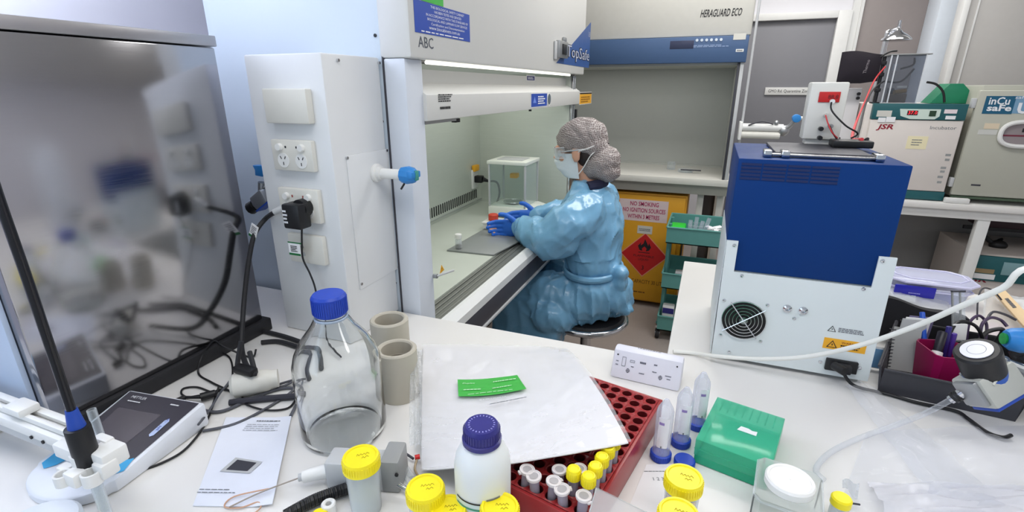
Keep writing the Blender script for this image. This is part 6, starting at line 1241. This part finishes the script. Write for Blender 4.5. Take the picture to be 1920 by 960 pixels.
# ------------------------------------------------------------------ seated person
pe = thing('person', 'person in blue gown, hair net and face mask seated at the biosafety cabinet', 'person', (SX, SY, 0))
SKIN = M('skin', (214, 164, 138), .5, var=.06, sub=.15, scale=20)
def remesh(b, vox, smooth=4, fac=.5, disp=None):
    me = bpy.data.meshes.new('tmp'); me.from_pydata(b.v, [], b.f); o = bpy.data.objects.new('tmp', me); COL.objects.link(o)
    m = o.modifiers.new('r', 'REMESH'); m.mode = 'VOXEL'; m.voxel_size = vox
    s = o.modifiers.new('s', 'SMOOTH'); s.iterations = smooth; s.factor = fac
    dg = bpy.context.evaluated_depsgraph_get(); ev = bpy.data.meshes.new_from_object(o.evaluated_get(dg)); bpy.data.objects.remove(o); bpy.data.meshes.remove(me)
    vs = [v.co.copy() for v in ev.vertices]; fs = [list(p.vertices) for p in ev.polygons]
    if disp: ns = [v.normal.copy() for v in ev.vertices]; vs = [p + n * disp(p, n) for p, n in zip(vs, ns)]
    bpy.data.meshes.remove(ev); r = B(); r.add(vs, fs); return r
def ell(c, hx, hy, n=24, tilt=0): return [V3((c[0] + hx * cos(2 * pi * i / n), c[1] + hy * sin(2 * pi * i / n), c[2] + tilt * cos(2 * pi * i / n))) for i in range(n)]
def limb(b, pts, rad, n=16):
    k = len(rad) - 1
    def r(t): x = t * k; i = min(int(x), k - 1); return rad[i] * (1 - (x - i)) + rad[i + 1] * (x - i)
    b.tube(pts, r, None, n, 6)
    b.ball(pts[0], rad[0] * .98, None, 14, 8); b.ball(pts[-1], rad[-1] * .98, None, 14, 8)
LA = [(-.455, 2.045, 1.015), (-.515, 1.965, .955), (-.585, 1.945, .90), (-.665, 1.985, .897), (-.752, 2.03, .898)]
RA = [(-.455, 2.335, 1.015), (-.53, 2.40, .955), (-.61, 2.40, .90), (-.68, 2.33, .897), (-.745, 2.25, .898)]
HC = V3((-.535, 2.2, 1.240)); XH = Matrix.Translation(HC) @ Matrix.Rotation(pi, 4, 'Z') @ Matrix.Rotation(radians(9), 4, 'Y')   # local +x is the way the face looks
def hand(b, W, side, k=1.0):
    """W wrist; fingers run towards -X, thumb on top; side=+1 left hand seen from outside"""
    W = V3(W); f = V3((-1, .12 * side, -.10)).normalized(); s = V3((0, 0, 1)); n = f.cross(s).normalized() * side; s = n.cross(f) * side
    def P(a, c, d): return W + f * a + s * c + n * d
    b.loft([[P(a, c * cos(t) * 1, d * sin(t) + o) for t in [2 * pi * i / 14 for i in range(14)]] for a, c, d, o in ((-.02, .025 * k, .021 * k, 0), (.015, .031 * k, .017 * k, 0), (.05, .040 * k, .016 * k, .0), (.082, .041 * k, .013 * k, .002), (.088, .036 * k, .010 * k, .002))])
    for i, (c, L1, cur) in enumerate(((.030, .074, .55), (.010, .080, .62), (-.011, .074, .70), (-.030, .060, .80))):
        pts = [P(.07, c, 0)]; a, d, th = .084, 0.0, -.12
        for q in range(3):
            l = L1 * (.45, .31, .24)[q]; th += cur * (.45, .75, .6)[q]; a += l * cos(th); d -= l * sin(th); pts.append(P(a, c * (1 - .06 * q), d * side * (-1 if side < 0 else -1) * -1))
        b.tube(pts, lambda t: (.0105 - .0025 * t) * k, None, 10, 5); b.ball(pts[-1], .008 * k, None, 10, 7)
    tp = [P(.012, .026, -.004), P(.036, .050, -.012), P(.060, .066, -.020), P(.082, .070, -.026)]
    b.tube(tp, lambda t: (.0135 - .004 * t) * k, None, 10, 5); b.ball(tp[-1], .0095 * k, None, 10, 7)
# body: one continuous figure under the clothes
b = B()
b.loft([ell((-.43 - .055 * min(1, max(0, (z - .9) / .15)), 2.19, z), hx, hy) for z, hx, hy in ((.515, .07, .11), (.55, .10, .15), (.60, .11, .16), (.70, .095, .14), (.82, .09, .135), (.94, .09, .145), (1.0, .07, .12), (1.04, .05, .08), (1.085, .04, .045))])
limb(b, [(-.465, 2.19, 1.05), (-.49, 2.195, 1.10), (-.515, 2.2, 1.16)], [.044, .047, .050])
for A in (LA, RA): limb(b, A, [.045, .044, .040, .036, .027])
for y in (2.09, 2.29):
    limb(b, [(-.45, y, .55), (-.62, y, .545), (-.80, y, .52)], [.08, .075, .06]); limb(b, [(-.80, y, .52), (-.79, y, .33), (-.74, y, .10)], [.06, .052, .036]); limb(b, [(-.73, y, .07), (-.80, y, .045), (-.90, y, .03)], [.04, .035, .025])
hb_ = B(XH)
hb_.ball((-.012, 0, .032), (.098, .076, .088)); hb_.ball((.030, 0, -.030), (.066, .060, .085)); hb_.ball((.058, 0, -.088), (.030, .032, .028)); hb_.ball((.02, 0, -.075), (.055, .055, .045))
hb_.ball((.088, 0, .022), (.018, .05, .014)); hb_.tube([(.090, 0, .018), (.103, 0, -.008), (.116, 0, -.028)], lambda t: .008 + .005 * t, None, 10, 4); hb_.ball((.104, 0, -.032), (.013, .016, .010)); hb_.ball((.088, 0, -.062), (.012, .026, .007)); hb_.ball((.086, 0, -.074), (.012, .023, .008))
for s in (-1, 1): hb_.ball((-.002, s * .078, -.012), (.020, .008, .033)); hb_.ball((.002, s * .073, -.035), (.012, .008, .014)); hb_.ball((.062, s * .043, -.025), (.025, .018, .02))
b.v += []; n0 = len(b.v); b.v += hb_.v; b.f += [[i + n0 for i in f] for f in hb_.f]; b.m += hb_.m
hand(b, LA[-1], 1, .86); hand(b, RA[-1], -1, .86)
body = wpart('body', remesh(b, .0052, 3), SKIN, pe)
b = B(XH)
for s in (-1, 1):
    b.ball((.0835, s * .032, .001), (.011, .0125, .010), M('eye_white', (232, 230, 228), .3)); b.ball((.0925, s * .032, .0), (.003, .005, .005), M('iris_dark', (50, 34, 28), .3))
    b.tube([(.090, s * .018, .019), (.094, s * .032, .023), (.086, s * .047, .020)], .0028, M('brow_dark', (52, 40, 36), .7), 6)
b.build('eye', SKIN, body, world=True)
# hair and cap
HAIR = M('dark_hair', (46, 36, 34), .55, scale=120, stretch=(1, 1, 6), var=.2)
b = B(XH); b.ball((-.022, 0, .036), (.101, .081, .090)); b.ball((-.045, 0, -.02), (.075, .074, .07)); hr_ = remesh(b, .006, 3); wpart('hair', hr_, HAIR, pe)
m = M('hair_net', (134, 122, 120), .6, bump=0)
def netmat():
    nt = m.node_tree; N = nt.nodes; L = nt.links; p = N['Principled BSDF']; tc = N.new('ShaderNodeTexCoord')
    fac = None
    for sc_, dist, rot in ((55, 7, .3), (42, 8, 1.3)):
        mp = N.new('ShaderNodeMapping'); L.new(tc.outputs['Object'], mp.inputs[0]); mp.inputs['Rotation'].default_value = (rot, rot * .6, rot)
        wv_ = N.new('ShaderNodeTexWave'); wv_.inputs['Scale'].default_value = sc_; wv_.inputs['Distortion'].default_value = dist; wv_.inputs['Detail'].default_value = 3; L.new(mp.outputs[0], wv_.inputs['Vector'])
        r = N.new('ShaderNodeMapRange'); L.new(wv_.outputs['Fac'], r.inputs[0]); r.inputs[1].default_value = .86; r.inputs[2].default_value = 1.0
        if fac is None: fac = r.outputs[0]
        else:
            a = N.new('ShaderNodeMath'); a.operation = 'MAXIMUM'; L.new(fac, a.inputs[0]); L.new(r.outputs[0], a.inputs[1]); fac = a.outputs[0]
    mx = N.new('ShaderNodeMix'); mx.data_type = 'RGBA'; L.new(fac, mx.inputs[0]); mx.inputs[6].default_value = rgb((122, 110, 108)); mx.inputs[7].default_value = rgb((214, 208, 206)); L.new(mx.outputs[2], p.inputs['Base Color'])
    bp = N.new('ShaderNodeBump'); bp.inputs['Strength'].default_value = .35; bp.inputs['Distance'].default_value = .004; L.new(fac, bp.inputs['Height']); L.new(bp.outputs[0], p.inputs['Normal'])
netmat()
bun = pY(1127, 306, 2.2); b = B()
hb2 = B(XH); hb2.ball((-.018, 0, .050), (.112, .089, .086)); hb2.ball((.03, 0, .062), (.066, .068, .042)); hb2.ball((-.062, 0, .01), (.068, .080, .062))
b.v = hb2.v; b.f = hb2.f; b.m = hb2.m
b.ball(bun, (.088, .085, .070), X=Matrix.Rotation(radians(-32), 4, 'Y')); b.ball(bun + V3((.025, 0, -.03)), (.06, .075, .05))
def netfold(p, n): return .0035 * abs(noise.noise(p * 22)) + .0025 * noise.noise(p * 48) + .003 * abs(sin(atan2(p.z - (HC.z - .005), p.x - (HC.x + .10)) * 9))
wpart('hair_net', remesh(b, .0058, 3, disp=netfold), m, pe)
b = B(XH); b.torus((-.02, 0, .006), .1, .0028, WPLAS, 40, 6, Matrix.Diagonal((1.03, .86, 1, 1))); tie = wpart('net_band', b, M('band_violet_grey', (188, 184, 196), .5), pe)
# face mask
MSK = M('mask_fabric', (224, 232, 236), .75, sub=.1, bump=.05, scale=150)
def mk(u, v):
    a = radians(-98 + 196 * u); t = v; z = -.118 + .112 * t
    prof = .050 + .030 * sin(pi * min(1, t * .95 + .1)) ; rx = .098 + .020 * sin(pi * (t * .85 + .05)) - .03 * (1 - t) ** 2; ry = .071 - .012 * (1 - t)
    pl = .0022 * sin(t * 22) * (cos(a) ** 2)
    return XH @ V3((.006 + (rx + pl) * max(-.05, cos(a)), (ry + pl * .5) * sin(a), z + .010 * (cos(a) - .2)))
b = B().grid(mk, 28, 18, None, .0015); msk = wpart('face_mask', b, MSK, pe)
b = B(XH)
for s in (-1, 1):
    b.tube([(.0, s * .073, -.02), (-.02, s * .083, -.0), (-.06, s * .086, .008), (-.10, s * .06, .018), (-.125, 0, .012)], .0026, WPLAS, 6); b.tube([(.0, s * .070, -.10), (-.03, s * .076, -.07), (-.07, s * .078, -.02), (-.115, s * .04, .008), (-.125, 0, .010)], .0026, WPLAS, 6)
b.ball((-.126, 0, .011), .008, BLACK, 10, 8)
b.build('tie', WPLAS, msk, world=True)
# safety glasses
gl = B(XH); 
def lens(u, v): a = radians(-72 + 144 * u); return V3((.016 + .098 * cos(a), .086 * sin(a), -.022 + .046 * v))
gl.grid(lens, 24, 4, None, .0015); g_o = wpart('safety_glasses', gl, film('lens_clear', (244, 246, 248), .12, .6, .03), pe)
b = B(XH)
for v in (0, 1): b.tube([lens(i / 16, v) for i in range(17)], .0016, M('clear_frame', (206, 208, 216), .25), 6, 1)
for s in (-1, 1): b.tube([(.045, s * .083, .006), (.0, s * .086, .008), (-.04, s * .083, .004)], .003, LGREY, 6)
b.build('frame', CLEAR, g_o, world=True)
# gown
gown = M('gown_film', (122, 176, 212), .28, var=.22, scale=7, bump=.25, sub=.08, coat=.3)
b = B()
b.loft([ell((x, 2.185, z), hx, hy, 28) for z, x, hx, hy in ((.497, -.465, .150, .185), (.55, -.45, .160, .21), (.64, -.435, .150, .20), (.70, -.44, .128, .178), (.80, -.452, .128, .180), (.92, -.46, .137, .190), (1.0, -.465, .125, .185), (1.045, -.468, .10, .15), (1.075, -.475, .074, .095), (1.105, -.482, .066, .074))])
limb(b, [(-.458, 2.06, 1.0)] + LA[1:4] + [(-.74, 2.024, .898)], [.088, .082, .080, .072, .050]); limb(b, [(-.458, 2.32, 1.0)] + RA[1:4] + [(-.735, 2.26, .898)], [.088, .080, .076, .066, .050])
for y in (2.08, 2.30): limb(b, [(-.46, y, .57), (-.62, y, .575), (-.80, y, .55)], [.112, .112, .095])
b.loft([[V3((x, y, z)) for x, y in ((-.88, 1.98), (-.88, 2.38), (-.70, 2.42), (-.55, 2.42), (-.55, 1.95), (-.70, 1.96))] for z in (.36, .46, .58)])
b.ball((-.31, 2.16, .59), (.06, .12, .09)); b.ball((-.285, 2.12, .555), (.055, .06, .022), X=Matrix.Rotation(.2, 4, 'Y')); b.ball((-.58, 2.02, .51), (.12, .10, .08)); b.ball((-.30, 2.1, .70), (.04, .05, .06))
b.ball((-.585, 1.95, .868), (.085, .075, .06)); b.ball((-.53, 1.955, .90), (.07, .06, .09))
def ridge(q): return 1 - abs(noise.noise(q)) * 2.2
def fold(p, n):
    d = 0
    if p.z < .78:
        k = min(1, (.80 - p.z) * 4); a = atan2(p.y - 2.17, p.x + .45)
        d += k * .013 * max(0, ridge(V3((a * 2.2, p.z * 2.4 + a * .6, 3)))) ** 2 + k * .008 * max(0, ridge(V3((a * 4 + p.z * 6, p.z * 3, 8)))) ** 3 - k * .004
        d += .004 * noise.noise(p * 16)
    else:
        d += .009 * max(0, ridge(V3((p.x * 5 + p.z * 4, p.y * 6, p.z * 5 - p.x * 5)))) ** 2 + .006 * max(0, ridge(V3((p.x * 9 - p.z * 7, p.y * 8 + 3, p.z * 4)))) ** 3 - .003 + .003 * noise.noise(p * 20)
    if p.x < -.5 and p.z > .8: d += .005 * max(0, ridge(V3((p.x * 16 + p.z * 9, p.z * 5, p.y * 4)))) ** 2 * min(1, (-.5 - p.x) * 8)
    d += .0045 * max(0, ridge(V3((p.x * 15 + p.z * 6, p.y * 13, p.z * 9 - p.y * 6)))) ** 3
    w = math.exp(-((p.z - .70) / .022) ** 2) * (p.x > -.6); d -= .012 * w
    sl = math.exp(-((p.y - 2.06 - .12 * (p.z - .9)) / .012) ** 2) * (p.x > -.42) * (p.z > .7); d -= .006 * sl
    return d
go_ = wpart('gown', remesh(b, .0085, 3, disp=fold), gown, pe)
b = B(); b.torus((-.44, 2.185, .702), .13, .010, None, 44, 8, Matrix.Translation((-.44, 2.185, .702)) @ Matrix.Diagonal((1.0, 1.40, 1.6, 1)) @ Matrix.Translation((.44, -2.185, -.702))); b.tube([(-.31, 2.1, .70), (-.285, 2.09, .68), (-.28, 2.08, .62), (-.275, 2.085, .58)], .009, None, 8)
wpart('waist_tie', b, gown, pe)
b = B(); b.tube([(-.47, 2.115, 1.092), (-.432, 2.15, 1.098), (-.420, 2.2, 1.102), (-.432, 2.25, 1.098), (-.47, 2.285, 1.092)], .024, None, 10); wpart('collar', b, M('navy_shirt', (34, 36, 62), .8), pe)
# gloves
GLV = M('nitrile_blue', (36, 104, 206), .38, bump=.08, scale=80)
for A, s in ((LA, 1), (RA, -1)):
    b = B(); hand(b, A[-1], s, 1.04); limb(b, [V3(A[-1]).lerp(V3(A[-2]), .45), V3(A[-1]).lerp(V3(A[-2]), .2), A[-1]], [.046, .040, .031]); wpart('glove', remesh(b, .0032, 2), GLV, pe)
# trousers and shoes
for y in (2.09, 2.29):
    b = B(); limb(b, [(-.47, y, .555), (-.62, y, .55), (-.80, y, .52)], [.085, .085, .07]); limb(b, [(-.80, y, .52), (-.79, y, .33), (-.745, y, .12)], [.07, .066, .055]); wpart('trouser_leg', remesh(b, .012, 3), M('dark_trousers', (40, 42, 54), .8), pe)
    b = B(); b.loft([[V3((-.72 - a * .24, y + hy * cos(t), max(.0, .03 + hz * sin(t) + o))) for t in [2 * pi * i / 14 for i in range(14)]] for a, hy, hz, o in ((-.02, .03, .045, .02), (.2, .04, .055, .025), (.5, .042, .045, .012), (.8, .046, .032, .002), (1.0, .03, .02, -.004))]); wpart('shoe', b, BLACK, pe)
